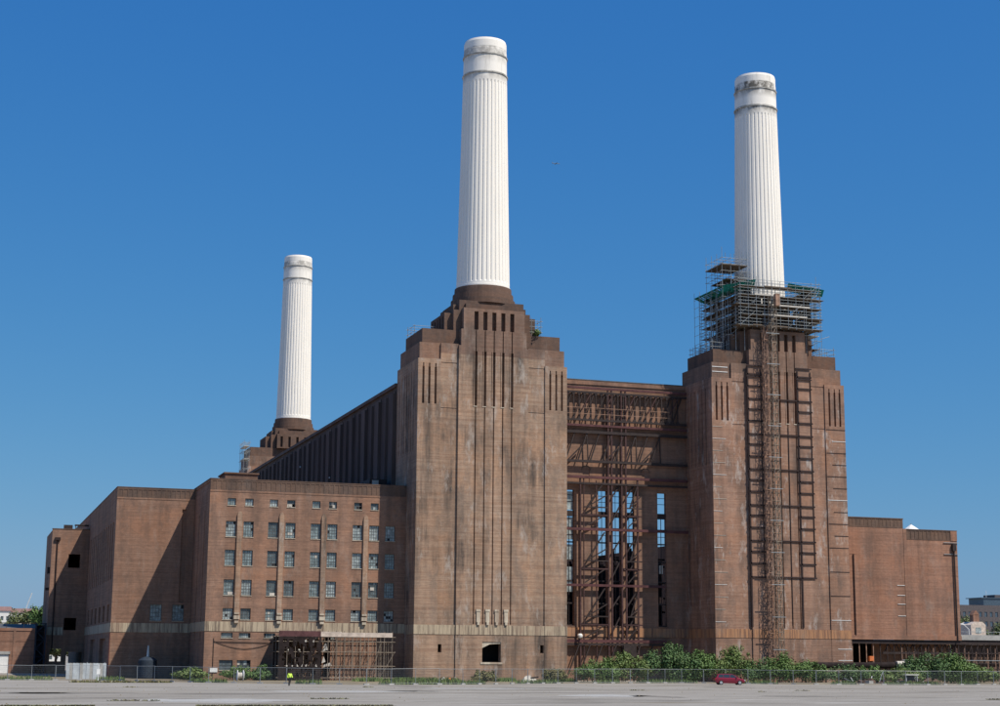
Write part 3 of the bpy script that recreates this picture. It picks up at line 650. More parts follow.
m = MB(); m.box(-62.8, -61.5, 67.4, 67.5, 0, 8.6); m.build('back_sheet', 'blue_dark', ST)
# low wing wall at far left
LW = thing('low_wing', 'low red brick building at the far left edge with a white door', 'building', (-70, 70, 0))
rc = [(-96, -61.06, 0, 7.6, 0.0), (-96, -61.06, 7.6, 8.1, -0.1), (-69.6, -67.3, 0, 3.4, 0.2), (-96, -61.06, 5.7, 5.9, -0.05), (-66.7, -66.3, 0, 7.6, -0.08)]
m = MB(); m.relief(rc, 0.6, front(70)); m.box(-96, -61.06, 70.5, 90, 0, 7.8); m.build('wall', 'brick_red', LW)
m = MB(); m.box(-69.55, -67.35, 70.1, 70.19, 0.02, 3.35); m.build('door', 'white', LW)
m = MB(); m.box(-69.8, -67.1, 69.85, 70.1, 3.4, 3.9); m.build('lintel', 'concrete', LW)
m = MB(); m.bar((-96, 70.1, 9.0), (-61.1, 70.1, 9.0), 0.12)
for x in range(-95, -61, 3): m.bar((x, 70.1, 8.1), (x, 70.1, 9.0), 0.08)
m.build('roof_rail', 'steel_dark', LW)
m = MB(); m.prism([(72, 7.9), (82, 9.0), (92, 7.9)], lambda u, d, v: (d, u, v), -95, -62); m.build('roof', 'lead', LW)

# ------------------------------------------------------------------ right wing
RW = thing('right_wing', 'windowless red-brown brick wing at the right, carried over a dark open bay', 'building', (75, 4.5, 0))
rc = [(61.0, 78.4, 7.7, 26.1, 0.0), (78.4, 89.2, 7.7, 24.2, 0.06), (78.4, 79.0, 7.7, 26.0, -0.06), (87.9, 89.2, 24.2, 25.9, -0.03)]
x = 61.2
pr = [(61.0, 78.38, 26.1, 27.65, -0.04)]
while x < 78.0: pr.append((x, x+0.62, 26.3, 27.5, 0.0)); x += 0.74
x = 79.3
pr.append((79.0, 87.9, 24.2, 25.9, 0.02))
while x < 87.6: pr.append((x, x+0.62, 24.3, 25.7, 0.07)); x += 0.8
rc.append((61.0, 69.0, 21.4, 21.5, -0.03))
m = MB(); m.relief(rc, 0.7, front(4.5)); m.box(61.0, 78.4, 5.1, 60, 7.75, 27.2); m.box(78.4, 89.2, 5.1, 60, 7.75, 25.5); m.build('wall', 'brick_red', RW)
m = MB(); m.relief(pr, 0.7, front(4.5)); m.build('parapet', 'brick_parapet', RW)
m = MB(); m.box(61.0, 78.45, 4.4, 5.2, 27.65, 27.8); m.box(78.45, 89.25, 4.45, 5.2, 25.9, 26.02); m.build('coping', 'brick_parapet', RW)
m = MB(); m.box(61.0, 89.2, 4.35, 5.0, 7.0, 7.75); m.build('lintel_beam', 'brick_red', RW)
m = MB(); m.box(61.0, 89.2, 4.6, 5.2, 6.3, 6.98); m.build('girder', 'steel_dark', RW)
m = MB(); m.box(73.8, 89.2, 8.0, 8.6, 0, 6.9); m.build('back_wall', 'brick_wing', RW)
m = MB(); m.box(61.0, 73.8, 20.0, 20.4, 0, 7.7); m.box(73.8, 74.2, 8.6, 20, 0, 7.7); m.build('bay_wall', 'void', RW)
m = MB(); m.tube((88.35, 4.3, 7.0), (88.35, 4.3, 22.6), 0.14, 8); m.box(88.0, 88.7, 4.05, 4.48, 22.4, 23.6); m.build('downpipe', 'steel_dark', RW)
m = MB(); m.tube((68.4, 4.35, 7.7), (68.4, 4.35, 21.4), 0.1, 8); m.build('downpipe', 'strap', RW)
for z in (11.0, 13.0, 14.5, 16.2):
    m = MB(); m.box(76.8, 78.3, 4.42, 4.49, z, z+0.08); m.build('tie_bar', 'white', RW)
for z in (21.8, 23.8):
    m = MB(); m.box(86.4, 89.5, 4.38, 4.5, z, z+0.09); m.build('tie_bar', 'tube', RW)
x = 62.5
while x < 89:
    m = MB(); m.bar((x, 4.9, 0), (x, 4.9, 6.3), 0.14); m.build('prop', 'steel_dark' if x > 73 else 'tube_rust', RW); x += 1.35
for z in (4.6, 2.9):
    m = MB(); m.box(73.8, 89.2, 4.85, 5.05, z, z+0.35); m.build('waling', 'steel_dark', RW)
x = 74.2
while x < 88.5:
    m = MB(); m.bar((x, 5.2, 4.8), (x+0.9, 5.2, 6.3), 0.12); m.bar((x+0.9, 5.2, 6.3), (x+1.6, 5.2, 4.8), 0.12); m.build('brace', 'steel_dark', RW); x += 1.6

TE = thing('white_tent', 'white peaked tent top showing above the right wing roof', 'tent', (117.8, 64, 0))
m = MB()
for i in range(8):
    a0, a1 = 2*math.pi*i/8, 2*math.pi*(i+1)/8; c = (117.8, 64.0)
    pr = [(0.05, 32.4), (0.7, 31.95), (1.8, 31.2), (3.2, 30.6), (3.3, 27)]
    for (r0, z0), (r1, z1) in zip(pr, pr[1:]):
        f = lambda r, a: (c[0]+r*math.cos(a), c[1]+r*math.sin(a))
        m.quad((*f(r0, a0), z0), (*f(r1, a0), z1), (*f(r1, a1), z1), (*f(r0, a1), z0))
m.build('canopy', 'white', TE)
m = MB(); m.tube((117.8, 64, 0), (117.8, 64, 32.6), 0.1); m.build('pole', 'tube', TE)

# ------------------------------------------------------------------ scaffolding round the right chimney
CX = A_SPACING
SC = thing('chimney_scaffold', 'tiered tube scaffold with green netting round the base of the right chimney', 'scaffold', (CX, 0, 53.5))
m = MB()
XO, YF, YB = 7.3, -7.2, 7.6
xs = [-XO+i*(2*XO/10) for i in range(11)]; ys = [YF+i*((YB-YF)/8) for i in range(9)]
rng = random.Random(3)
def ztop(): return 64.2+rng.uniform(0.2, 1.4)
for x in xs:
    for y in (YF, YF+1.6, YB-1.6, YB):
        zb = 53.5 if y > -4.5 and abs(x) > 6.4 else (57.2 if y < -4.5 else 56.9)
        m.tube((CX+x, y, zb), (CX+x, y, ztop()), 0.042, 4)
for y in ys[1:-1]:
    for x in (-XO, -XO+1.6, XO-1.6, XO): m.tube((CX+x, y, 53.5), (CX+x, y, ztop()), 0.042, 4)
LV = [55.5, 57.5, 59.3, 61.0, 62.6, 64.1]
for z in LV:
    for dz in (0.0, 0.55, 1.1):
        for y in ((YF, YF+1.6, YB-1.6, YB) if z > 57 else (YB,)): m.tube((CX-XO-0.4, y, z+dz), (CX+XO+0.4, y, z+dz), 0.036, 4)
        for x in (-XO, -XO+1.6, XO-1.6, XO): m.tube((CX+x, (YF if z > 57 else -4.4)-0.3, z+dz), (CX+x, YB+0.3, z+dz), 0.036, 4)
for i in range(16):
    z = rng.choice(LV[:-1]); s = rng.choice((-1, 1))
    if i % 2: x = rng.choice(xs[:-2]); m.tube((CX+x, YF-0.05, max(z, 57.5)), (CX+x+2.5, YF-0.05, max(z, 57.5)+2.2), 0.036, 4)
    else: y = rng.choice(ys[1:-2]); m.tube((CX+s*XO, y, z), (CX+s*XO, y+2.6, z+2.2), 0.036, 4)
# upper tower on the left of the chimney
for x in (-9.2, -7.6, -6.0, -4.6):
    for y in (-4.5, -2.6, -0.6, 1.5): m.tube((CX+x, y, 64), (CX+x, y, 70.4+rng.uniform(-.6, .6)), 0.042, 4)
for z in (66.0, 67.0, 68.2, 69.2):
    for y in (-4.5, -2.6, -0.6, 1.5): m.tube((CX-9.4, y, z), (CX-4.4, y, z), 0.036, 4)
    for x in (-9.2, -7.6, -6.0, -4.6): m.tube((CX+x, -4.8, z), (CX+x, 1.8, z), 0.036, 4)
# lighter lifts reaching beyond the deck, both sides
for s in (-1, 1):
    for x in (XO+0.9, XO+1.8):
        for y in (-4.4, -2.2, 0, 2.2, 4.4, 6.6):
            if s < 0 or y < 3: m.tube((CX+s*x, y, 53.55), (CX+s*x, y, 64.6+rng.uniform(-0.5, 0.8)), 0.04, 4)
        for z in (54.6, 56.2, 57.8, 59.4, 61.0, 62.6, 64.0):
            m.tube((CX+s*x, -4.6, z), (CX+s*x, 6.8 if s < 0 else 2.4, z), 0.034, 4)
    for z in (56.2, 59.4, 62.6, 64.0):
        for y in (-4.4, -2.2, 0, 2.2): m.tube((CX+s*XO, y, z), (CX+s*(XO+1.9), y, z), 0.034, 4)
for x in (-12.2, -10.8, -9.4, 9.6, 10.8):
    for y in (-4.2, 3.5): m.tube((CX+x*0.9, y, 53.5), (CX+x*0.9, y, 55.2), 0.036, 4)
for i in range(90):
    z = rng.uniform(54, 65); a = rng.uniform(0, 2*math.pi); rx = rng.uniform(5.6, 9.2); x, y = max(-9, min(9, rx*1.2*math.cos(a))), max(-7.2, min(7.6, rx*1.1*math.sin(a)))
    if z < 57.3 and y < -4.4: continue
    if i % 3: m.tube((CX+x, y, z), (CX+x+rng.uniform(-3, 3)*0.6, y+rng.uniform(-2, 2)*0.6, z+rng.uniform(-.3, 1.2)), 0.04, 4)
    else: m.tube((CX+x, y, z), (CX+x, y, min(66.5, z+rng.uniform(2, 4))), 0.042, 4)
tag(m.build('tube_frame', 'tube', SC), None, None, kind='stuff')
for li, z in enumerate(LV):
    pale = li in (2, 3, 4)
    if z > 57:
        m = MB(); m.box(CX-XO-rng.uniform(-0.8, 0.9), CX+XO+rng.uniform(-1.2, 0.9), YF, YF+1.6, z-0.09, z-0.03); m.build('deck', 'board', SC)
        m = MB(); a = -XO+rng.uniform(1.0, 6); b = min(XO, a+rng.uniform(5, 9)); m.box(CX+a, CX+b, YF-0.08, YF-0.03, z, z+(0.25 if pale else 0.18)); m.build('toe_board', 'board_pale' if pale else 'board', SC)
        m = MB(); m.box(CX-XO, CX+XO, YB-1.6, YB, z-0.09, z-0.03); m.build('deck', 'board', SC)
    y0 = YF+1.6 if z > 57 else -4.4
    for s in (-1, 1):
        xa, xb = sorted((CX+s*(XO+rng.uniform(-0.6, 1.4)), CX+s*(XO-2.0))); m = MB(); m.box(xa, xb, y0, YB-1.6, z-0.09, z-0.03); m.build('deck', 'board', SC)
m = MB(); m.box(CX-9.3, CX-4.5, -4.6, 1.6, 68.0, 68.08); m.build('deck', 'board', SC)
m = MB(); m.box(CX-8.4, CX-4.5, -4.6, 1.6, 65.6, 65.68); m.build('deck', 'board', SC)
m = MB(); m.box(CX+XO-1, CX+XO+1.9, -3.5, 1.5, 57.2, 57.28); m.build('deck', 'board_pale', SC)
m = MB(); m.box(CX+XO-1, CX+XO+1.9, -3.5, 1.5, 54.9, 54.98); m.build('deck', 'board', SC)
for (xa, xb, za, zb) in ((-6.6, -2.4, 57.4, 59.2), (-6.9, 6.6, 59.4, 60.9), (-0.4, 6.8, 57.4, 59.2), (-6.2, 6.4, 61.1, 62.5), (-6.0, -4.5, 62.7, 64.0), (4.8, 6.8, 62.7, 64.0)):
    m = MB(); m.relief([(CX+xa, CX+xb, za, zb, 0.0)]+[(CX+u, CX+u+rng.uniform(.2, .5), za+rng.uniform(0, .8), zb-rng.uniform(0, .6), None) for u in [xa+0.6+k*1.5 for k in range(int((xb-xa-1)/1.5))]], 0.04, front(YF+1.7)); m.build('shade_sheet', 'net_dark', SC)  # dark netting added so the pedestal behind reads as shaded
m = MB(); m.relief([(-3.5, 5.5, 54.2, 60.5, 0.0)]+[(y, y+0.8, z, z+1.0, None) for y in (-2.5, 0.5, 3.2) for z in (55, 57.4, 59)], 0.04, left(CX-XO+1.7)); m.build('shade_sheet', 'net_dark', SC)
# green debris netting sagging round the top lift
def net(name, p, q, inward, drop):
    m = MB(); k = 14; p = Vector(p); q = Vector(q); iv = Vector(inward)
    for i in range(k):
        a = p.lerp(q, i/k); b = p.lerp(q, (i+1)/k)
        za = rng.uniform(-0.25, 0.25); zb = rng.uniform(-0.25, 0.25)
        m.quad(tuple(a), tuple(b), tuple(b+iv*0.5+Vector((0, 0, -drop*0.8+zb))), tuple(a+iv*0.5+Vector((0, 0, -drop*0.8+za))))
        m.quad(tuple(a+iv*0.5+Vector((0, 0, -drop*0.8+za))), tuple(b+iv*0.5+Vector((0, 0, -drop*0.8+zb))), tuple(b+iv+Vector((0, 0, -drop))), tuple(a+iv+Vector((0, 0, -drop))))
    m.build(name, 'net_green', SC)
net('debris_net', (CX-XO-1.9, -4.6, 64.4), (CX-XO-1.9, 6.6, 64.4), (3.0, 0, 0), 0.9)
net('debris_net', (CX+XO+1.9, -4.4, 64.6), (CX+XO+1.9, 2.4, 64.6), (-3.0, 0, 0), 0.9)
net('debris_net', (CX+1.5, YF-0.2, 65.0), (CX+XO+1.9, YF+1.6, 64.8), (0, 1.5, 0), 1.0)
net('debris_net', (CX-XO-1.9, -4.6, 64.4), (CX-4.5, YF-0.2, 65.2), (0, 1.5, 0), 1.3)

# hoist mast up the tower face
HM = thing('hoist_mast', 'galvanised lattice hoist mast running up the front of the right tower', 'hoist', (CX-2.1, -8.3, 0))
def lattice(name, cx, cy, w, z0, z1, mt, r=0.06, pitch=1.5):
    m = MB()
    cs = [(cx-w/2, cy-w/2), (cx+w/2, cy-w/2), (cx+w/2, cy+w/2), (cx-w/2, cy+w/2)]
    for x, y in cs: m.tube((x, y, z0), (x, y, z1), r, 4)
    z = z0; i = 0
    while z < z1-pitch*0.5:
        zz = min(z1, z+pitch)
        for k in range(4):
            a, b = cs[k], cs[(k+1) % 4]; m.tube((*a, z), (*b, z), r*0.8, 4)
            p, q = (a, b) if i % 2 else (b, a); m.tube((*p, z), (*q, zz), r*0.7, 4)
        z += pitch; i += 1
    return m.build(name, mt, HM)
lattice('mast', CX-1.75, -7.7, 0.95, 0, 62.5, 'mast_steel', 0.065, 1.3)
lattice('mast', CX-3.05, -7.3, 0.7, 0, 57.5, 'tube_rust', 0.05, 1.9)
for i in range(11):
    z = 5+i*5.1
    m = MB(); m.bar((CX-1.6, -8.0, z), (CX-1.6, FY-0.1, z), 0.09); m.bar((CX-3.4, -8.5, z+0.05), (CX-1.0, -8.5, z+0.05), 0.09); m.build('wall_tie', 'tube', HM)
m = MB(); m.box(CX-1.9, CX-1.15, -9.3, -8.55, 60.6, 62.6); m.build('hoist_cage', 'tube_rust', HM)

# strapping frame bolted to the tower face
SP = thing('strapping_frame', 'dark brown steel strapping like ladders on the right tower face', 'steelwork', (CX, FY, 0))
for x, z0 in ((-5.75, 8.6), (-3.35, 16.6), (3.35, 8.6), (5.75, 16.6)):
    m = MB(); m.box(CX+x-(0.12 if x in (-5.75, 3.35) else 0.05), CX+x+(0.12 if x in (-5.75, 3.35) else 0.05), FY-0.30, FY-0.1, z0, 50.4); m.build('rail', 'strap', SP)
z = 16.6; i = 0
while z < 50.6:
    zz = z+(0.12 if i % 3 else -0.1)
    for a, b in ((-6.0, -3.1), (3.1, 6.0)):
        m = MB(); m.box(CX+a, CX+b, FY-0.30, FY-0.15, zz-0.13, zz+0.12); m.build('rung', 'strap', SP)
    if i % 3 == 0:
        m = MB(); m.box(CX-3.1, CX+3.1, FY-0.33, FY-0.16, zz-0.05, zz+0.13); m.build('cross_beam', 'strap', SP)
    z += 1.89 if i % 2 else 1.96; i += 1
for zz in (50.9, 49.1):
    for a, b in ((-6.0, -3.1), (3.1, 6.0)):
        m = MB(); m.box(CX+a, CX+b, FY-0.34, FY-0.16, zz-0.1, zz+0.1); m.build('rung', 'strap', SP)
m = MB(); m.bar((CX+1.47, FY-0.2, 9), (CX+1.47, FY-0.2, 41), 0.12); m.build('rail', 'strap', SP)
TB = thing('crack_tie', 'rows of slim tie bars stitched across the right tower corners', 'tie bars', (CX, FY, 0))
z = 9.3; i = 0
while z < 42:
    m = MB(); l = rng.uniform(1.5, 2.4); m.box(CX-12.15, CX-12.15+l, FY-0.05, FY-0.01, z, z+0.055); m.build('tie_bar', 'board_pale' if i % 3 else 'white', TB)
    if i % 2 == 0 or z > 20:
        m = MB(); m.box(CX+9.6 if i % 2 else CX+8.6, CX+12.15, FY-0.06, FY-0.01, z+0.5, z+0.58); m.build('tie_bar', 'strap' if i % 5 else 'white', TB)
    z += 1.95; i += 1
for z in (49.6, 50.4):
    m = MB(); m.box(CX-11.8, CX-9.0, -5.52, -5.46, z, z+0.1); m.build('tie_bar', 'white', TB)
for z in (1.5, 3.4, 5.2):
    m = MB(); m.box(CX+9.6, CX+12.15, FY-0.05, FY-0.01, z, z+0.09); m.build('tie_bar', 'white', TB)

# small scaffolds on far tower and near tower shoulders
def cage(name, label, x0, x1, y0, y1, z0, z1, nz=3):
    t = thing(name, label, 'scaffold', ((x0+x1)/2, (y0+y1)/2, z0)); m = MB()
    k = max(2, int((x1-x0)/2)+1); l = max(2, int((y1-y0)/2)+1)
    X = [x0+(x1-x0)*i/(k-1) for i in range(k)]; Yv = [y0+(y1-y0)*i/(l-1) for i in range(l)]
    for x in X:
        for y in Yv: m.tube((x, y, z0), (x, y, z1+random.uniform(-.3, .4)), 0.045, 4)
    for i in range(nz):
        z = z0+(z1-z0)*(i+0.7)/nz
        for y in Yv: m.tube((x0-.3, y, z), (x1+.3, y, z), 0.036, 4)
        for x in X: m.tube((x, y0-.3, z), (x, y1+.3, z), 0.036, 4)
    tag(m.build('tube_frame', 'tube', t), None, None, kind='stuff')
    return t
t = cage('roof_scaffold', 'little scaffold cage on the far tower shoulder', -13.6, -12.3, 146, 152, 38.0, 54.5, 8)
for z in (42, 46, 50, 53):
    m = MB(); m.box(-13.6, -12.3, 146, 152, z, z+0.1); m.build('deck', 'board_pale', t)
cage('roof_scaffold', 'thin guard rails on the nearest tower left shoulder', -11.1, -8.0, 0.5, 4.6, 53.5, 55.2, 2)
t = cage('roof_scaffold', 'small cage with shrubs on the nearest tower right shoulder', 6.6, 8.2, -4.7, -3.0, 53.5, 56.2, 3)
cage('roof_scaffold', 'guard rail cage on the right tower left shoulder', CX-11.2, CX-9.6, -4.4, 4.0, 53.5, 55.0, 2)
cage('roof_scaffold', 'guard rail cage on the right tower right shoulder', CX+8.6, CX+11.2, -4.6, 0, 53.5, 55.0, 2)

# ------------------------------------------------------------------ canopy scaffold at the foot of the windowed wing
CA = thing('protection_scaffold', 'rusty scaffold canopy with dark netting at the foot of the windowed wing', 'scaffold', (-23.8, -3, 0))
cx0, cx1, cy0, cy1 = -32.2, -15.3, -5.5, -0.7
m = MB(); x = cx0
while x <= cx1+0.01:
    for y in (cy0, (cy0+cy1)/2, cy1): m.tube((x, y, 0), (x, y, 7.2 if y == cy0 else 6.4), 0.055, 5)
    x += (cx1-cx0)/14
for z in (0.4, 2.1, 4.1, 5.6, 6.3):
    for y in (cy0, (cy0+cy1)/2, cy1): m.tube((cx0-0.3, y, z), (cx1+0.5, y, z), 0.05, 4)
    for i in range(8): x = cx0+(cx1-cx0)*i/7; m.tube((x, cy0-0.2, z), (x, cy1, z), 0.045, 4)
for i in range(10):
    x = -26+i*1.1; m.tube((x, cy0+0.05, random.choice((0.4, 2.1, 4.1))), (x+1.3, cy0+0.05, random.choice((2.1, 4.1, 5.6))+0.2), 0.045, 4)
for i in range(7): x = -17.6+i*0.36; m.tube((x, cy0+0.3, 0), (x, cy0+0.3, 6.2), 0.045, 4)
tag(m.build('tube_frame', 'mast_steel', CA), None, None, kind='stuff')
m = MB(); m.box(cx0, -25.0, cy0, cy1, 6.36, 6.44); m.build('deck', 'board', CA)
m = MB(); m.box(-25.0, cx1, cy0, cy0+0.7, 6.36, 6.44); m.build('deck', 'board', CA)
m = MB(); m.box(cx0, -26.1, cy0-0.1, cy0-0.04, 6.3, 7.1); m.build('fascia', 'fascia_red', CA)
for i, (a, b) in enumerate(((-26.1, -23.0), (-23.0, -19.4), (-19.4, -15.3))):
    m = MB(); m.box(a+0.03, b, cy0-0.1, cy0-0.04, 6.3, 6.95+0.1*(i == 0)); m.build('fascia', 'fascia_pale', CA)
m = MB()
x = cx0; rr = random.Random(11)
# dark netting: strips with ragged gaps
rc = [(cx0, -26.0, 0.1, 6.3, 0.0)]
for i in range(95):
    u = rr.uniform(cx0+0.4, -26.8); v = rr.uniform(0.4, 5.6); rc.append((u, u+rr.uniform(0.15, 0.6), v, v+rr.uniform(0.2, 0.8), None))
m.relief(rc, 0.03, front(cy0-0.12)); m.build('netting', 'net_dark', CA)
m = MB(); m.relief([(cy0+0.3, cy1, 0.1, 6.3, 0.0)], 0.03, left(cx0+0.1)); m.build('netting', 'net_dark', CA)
m = MB(); m.box(-24.6, -24.5, cy0+0.5, cy1, 0.1, 6.3); m.build('netting', 'net_dark', CA)
for i in range(10):
    u = rr.uniform(-31.2, -26.4); v = rr.choice([1.3, 2.0, 3.0, 4.3, 5.5])
    m = MB(); m.prism([(u, v), (u+rr.uniform(0.1, 0.3), v+rr.uniform(-.08, .08)), (u+rr.uniform(0.05, 0.25), v+rr.uniform(0.12, 0.4)), (u+rr.uniform(-.08, .05), v+rr.uniform(0.1, 0.3))], lambda a, e, b: (a, cy0+e, b), -0.19, -0.15); m.build('pale_scrap', 'board_pale', CA)
for (a, b, c, d) in ((-25.7, 4.2, -24.9, 5.4), (-25.6, 1.9, -24.2, 2.6), (-25.8, 2.5, -25.2, 3.5)):
    m = MB(); m.prism([(a, b), (c, b+0.2), (c-0.3, d), (a+0.2, d-0.3)], lambda u, e, v: (u, cy0+e, v), 0.3, 0.36); m.build('pale_sheet', 'board_pale', CA)

# ------------------------------------------------------------------ fence along the yard
FE = thing('mesh_fence', 'long run of temporary wire mesh fence panels along the yard', 'fence', (0, -25, 0))
PW, PH = 3.4, 2.0
pf = MB(); pf.tube((0, 0, 0.1), (0, 0, PH), 0.03, 5); pf.tube((PW, 0, 0.1), (PW, 0, PH), 0.03, 5); pf.tube((0, 0, PH), (PW, 0, PH), 0.027, 5); pf.tube((0, 0, 0.15), (PW, 0, 0.15), 0.025, 5)
pfm = pf.mesh('panel', 'fence')
pw = MB()
for i in range(1, 20): x = PW*i/20; pw.bar((x, 0, 0.15), (x, 0, PH), 0.006)
for i in range(1, 7): z = 0.15+1.85*i/7; pw.bar((0, 0, z), (PW, 0, z), 0.006)
pwm = pw.mesh('wire_mesh', 'fence')
ff = MB(); ff.box(-0.35, 0.35, -0.12, 0.12, 0, 0.13); ff.box(-0.3, 0.3, -0.1, 0.1, 0.13, 0.16); ffm = ff.mesh('fence_foot', 'concrete')
fr = random.Random(5)
for (x0, y0), (x1, y1) in zip(FENCE, FENCE[1:]):
    L = math.hypot(x1-x0, y1-y0); k = max(1, round(L/(PW+0.06))); an = math.atan2(y1-y0, x1-x0)
    for i in range(k):
        o = bpy.data.objects.new('panel', pfm); COL.objects.link(o); o.parent = FE
        t = i/k; o.location = (x0+(x1-x0)*t, y0+(y1-y0)*t+25+fr.uniform(-.06, .06), 0); o.rotation_euler = (fr.uniform(-.03, .03), fr.uniform(-.012, .012), an)
        o.scale.x = (L/k-0.04)/PW
        for nm, me in (('wire_mesh', pwm), ('fence_foot', ffm)):
            c = bpy.data.objects.new(nm, me); COL.objects.link(c); c.parent = o

# ------------------------------------------------------------------ plants
def leaves(m, lobes, count, size, rnd):
    tot = sum(l[3]*l[5] for l in lobes)
    for (cx, cy, cz, rx, ry, rz) in lobes:
        k = int(count*rx*rz/tot)
        for _ in range(k):
            while True:
                d = Vector((rnd.gauss(0, 1), rnd.gauss(0, 1), rnd.gauss(0, 1)))
                if d.length > 1e-3: break
            d.normalize(); r = rnd.random()**0.33*(0.82+0.3*rnd.random())
            p = Vector((cx+d.x*rx*r, cy+d.y*ry*r, cz+d.z*rz*r))
            if p.z < 0.03: p.z = rnd.uniform(0.03, 0.4)
            n = (d+Vector((rnd.uniform(-.8, .8), rnd.uniform(-.8, .8), rnd.uniform(-.3, 1.0)))).normalized()
            a = n.cross(Vector((rnd.uniform(-1, 1), rnd.uniform(-1, 1), rnd.uniform(-1, 1)))).normalized(); b = n.cross(a)
            s = size*rnd.uniform(0.6, 1.4); a *= s; b *= s*0.6
            m.quad(tuple(p-a), tuple(p-b*0.9), tuple(p+a), tuple(p+b))
def bush(label, x, y, w, h, count=1800, size=0.15, mt='leaf', name='shrub', seed=0, group='green shrubs behind the fence', cat='shrub'):
    rnd = random.Random(seed*13+5)
    t = thing(name, label, cat, (x, y, 0), group)
    lobes = []
    w *= 1.35; h *= 1.2; count = int(count*3.0)
    for i in range(max(4, int(w*2.2))):
        u = rnd.uniform(-0.5, 0.5)*w if i else 0; hh = h*(1-0.45*abs(u/w*1.6)**1.5)*(rnd.uniform(0.72, 1.0) if i else 1.0)
        rz = rnd.uniform(0.28, 0.45)*hh; lobes.append((x+u, y+rnd.uniform(-1, 1), hh-rz, rnd.uniform(0.55, 1.0)*min(1.7, w*0.35), 1.1, rz))
    lobes += [(x+rnd.uniform(-.3, .3)*w, y, h*0.3, w*0.3, 1.1, h*0.3) for _ in range(3)]
    for i in range(int(w*1.5)):                     # ragged shoots
        u = rnd.uniform(-0.45, 0.45)*w; lobes.append((x+u, y+rnd.uniform(-.8, .8), h*(1-0.4*abs(u/w*1.6)**1.5)*rnd.uniform(0.72, 0.96), 0.35, 0.35, rnd.uniform(0.35, 0.6)))
    m = MB(); leaves(m, lobes, count, size*rnd.uniform(0.85, 1.2), rnd); m.build('foliage', [mt, 'leaf_b', 'leaf_c'][seed % 3] if mt == 'leaf' else mt, t)
    m = MB()
    for i in range(7):
        u = rnd.uniform(-0.35, 0.35)*w; m.tube((x+u*0.5, y, 0), (x+u, y+rnd.uniform(-.4, .4), h*rnd.uniform(0.45, 0.75)), 0.05, 5, 0.015)
    m.build('stems', 'bark', t); return t
BU = [('dark low shrub against the foot of the nearest tower corner', 14.6, -11.5, 4.2, 2.9, 1500),
      ('broad green shrub left of the tallest shrub in the gap', 19.6, -11, 6.0, 3.9, 2400),
      ('tallest green shrub mound in the gap between the front towers', 26.6, -11, 6.6, 5.2, 3200),
      ('rounded shrub behind the red car, in tower shade', 32.2, -10.5, 5.6, 4.2, 2400),
      ('leafy shrub at the left foot of the right tower', 38.2, -10.5, 4.6, 4.9, 2200),
      ('low shrub between two larger shrubs below the strapping frame', 42.3, -11, 4.0, 3.3, 1500),
      ('shrub growing at the foot of the hoist mast', 46.4, -11.5, 4.6, 4.1, 2000),
      ('pale tangled shrub right of the hoist mast', 50.2, -12, 4.0, 3.1, 1500),
      ('wide green shrub in front of the right wing bay', 68.6, -16, 6.4, 4.2, 3200),
      ('green shrub next to the steel lattice at the right', 73.4, -16, 5.4, 4.3, 2800),
      ('low spreading shrub among debris below the pipe', 63.8, -17, 4.5, 2.0, 1400),
      ('low thicket by the rubble under the dark pipe', 56.5, -14, 6.0, 2.4, 1800),
      ('low green scrub between the thicket and the wide shrub at the right', 61.0, -13.5, 5.0, 2.3, 1500),
      ('scrub below the steel lattice at the right picture edge', 80.0, -12, 6.0, 2.6, 1600),
      ('weedy bush at the right foot of the nearest tower', 8.2, -10.5, 2.6, 1.7, 800),
      ('bush under the two low windows of the windowed wing', -37.6, -4.2, 3.6, 1.7, 1000),
      ('bush at the foot of the shaded wing corner', -44.6, -4.0, 3.4, 1.5, 900),
      ('small bush beside the cable reel at the wing wall', -34.4, -4.0, 1.8, 1.9, 600),
      ('small weed clump at the foot of the nearest tower', -2.5, -10.0, 2.4, 1.3, 600),
      ('small shrub sprouting on the nearest tower right shoulder', 7.4, -4.0, 1.0, 0.9, 260)]
for i, (lab, x, y, w, h, c) in enumerate(BU):
    t = bush(lab, x, y, w, h, c, seed=i)
    if 'shoulder' in lab: t.location.z = 53.5
    if 'pale tangled' in lab or 'weed' in lab:
        t.children[0].data.materials[0] = MT['leaf_dry'] if 'weed' in lab else MT['leaf']
# grass and weeds, uncountable
def grass(name, label, strips, mt, dens, h, seed):
    rnd = random.Random(seed); m = MB()
    for (x0, y0, x1, y1, w) in strips:
        L = math.hypot(x1-x0, y1-y0)
        for _ in range(int(L*dens)):
            t = rnd.random(); x = x0+(x1-x0)*t+rnd.uniform(-.3, .3); y = y0+(y1-y0)*t+rnd.uniform(-w, w)
            if math.sin(x*0.55+seed)+math.sin(x*0.23+y*0.2) < -0.3: continue
            a = rnd.uniform(0, math.pi); s = rnd.uniform(0.05, 0.14); hh = h*rnd.uniform(0.4, 1.3)
            dx, dy = math.cos(a)*s, math.sin(a)*s; lx, ly = rnd.uniform(-.2, .2), rnd.uniform(-.2, .2)
            n = len(m.v); m.v += [(x-dx, y-dy, 0.002), (x+dx, y+dy, 0.002), (x+lx, y+ly, hh)]; m.f.append((n, n+1, n+2))
    tag(m.build(name, mt), label, 'grass', kind='stuff')
fs = [(x0, y0+1.4, x1, y1+1.4, 0.9) for (x0, y0), (x1, y1) in zip(FENCE, FENCE[1:])]
grass('grass', 'ragged green weeds along the foot of the fence', fs+[(-12, -8, 12, -8, 1.5), (-20, -9, -13, -9, 2), (-64, 5, -56, 4, 2)]+[(-12, -9.5, 12, -9.5, 1.5), (-22, -11, -12, -10, 2)]*2, 'leaf_b', 55, 0.55, 1)
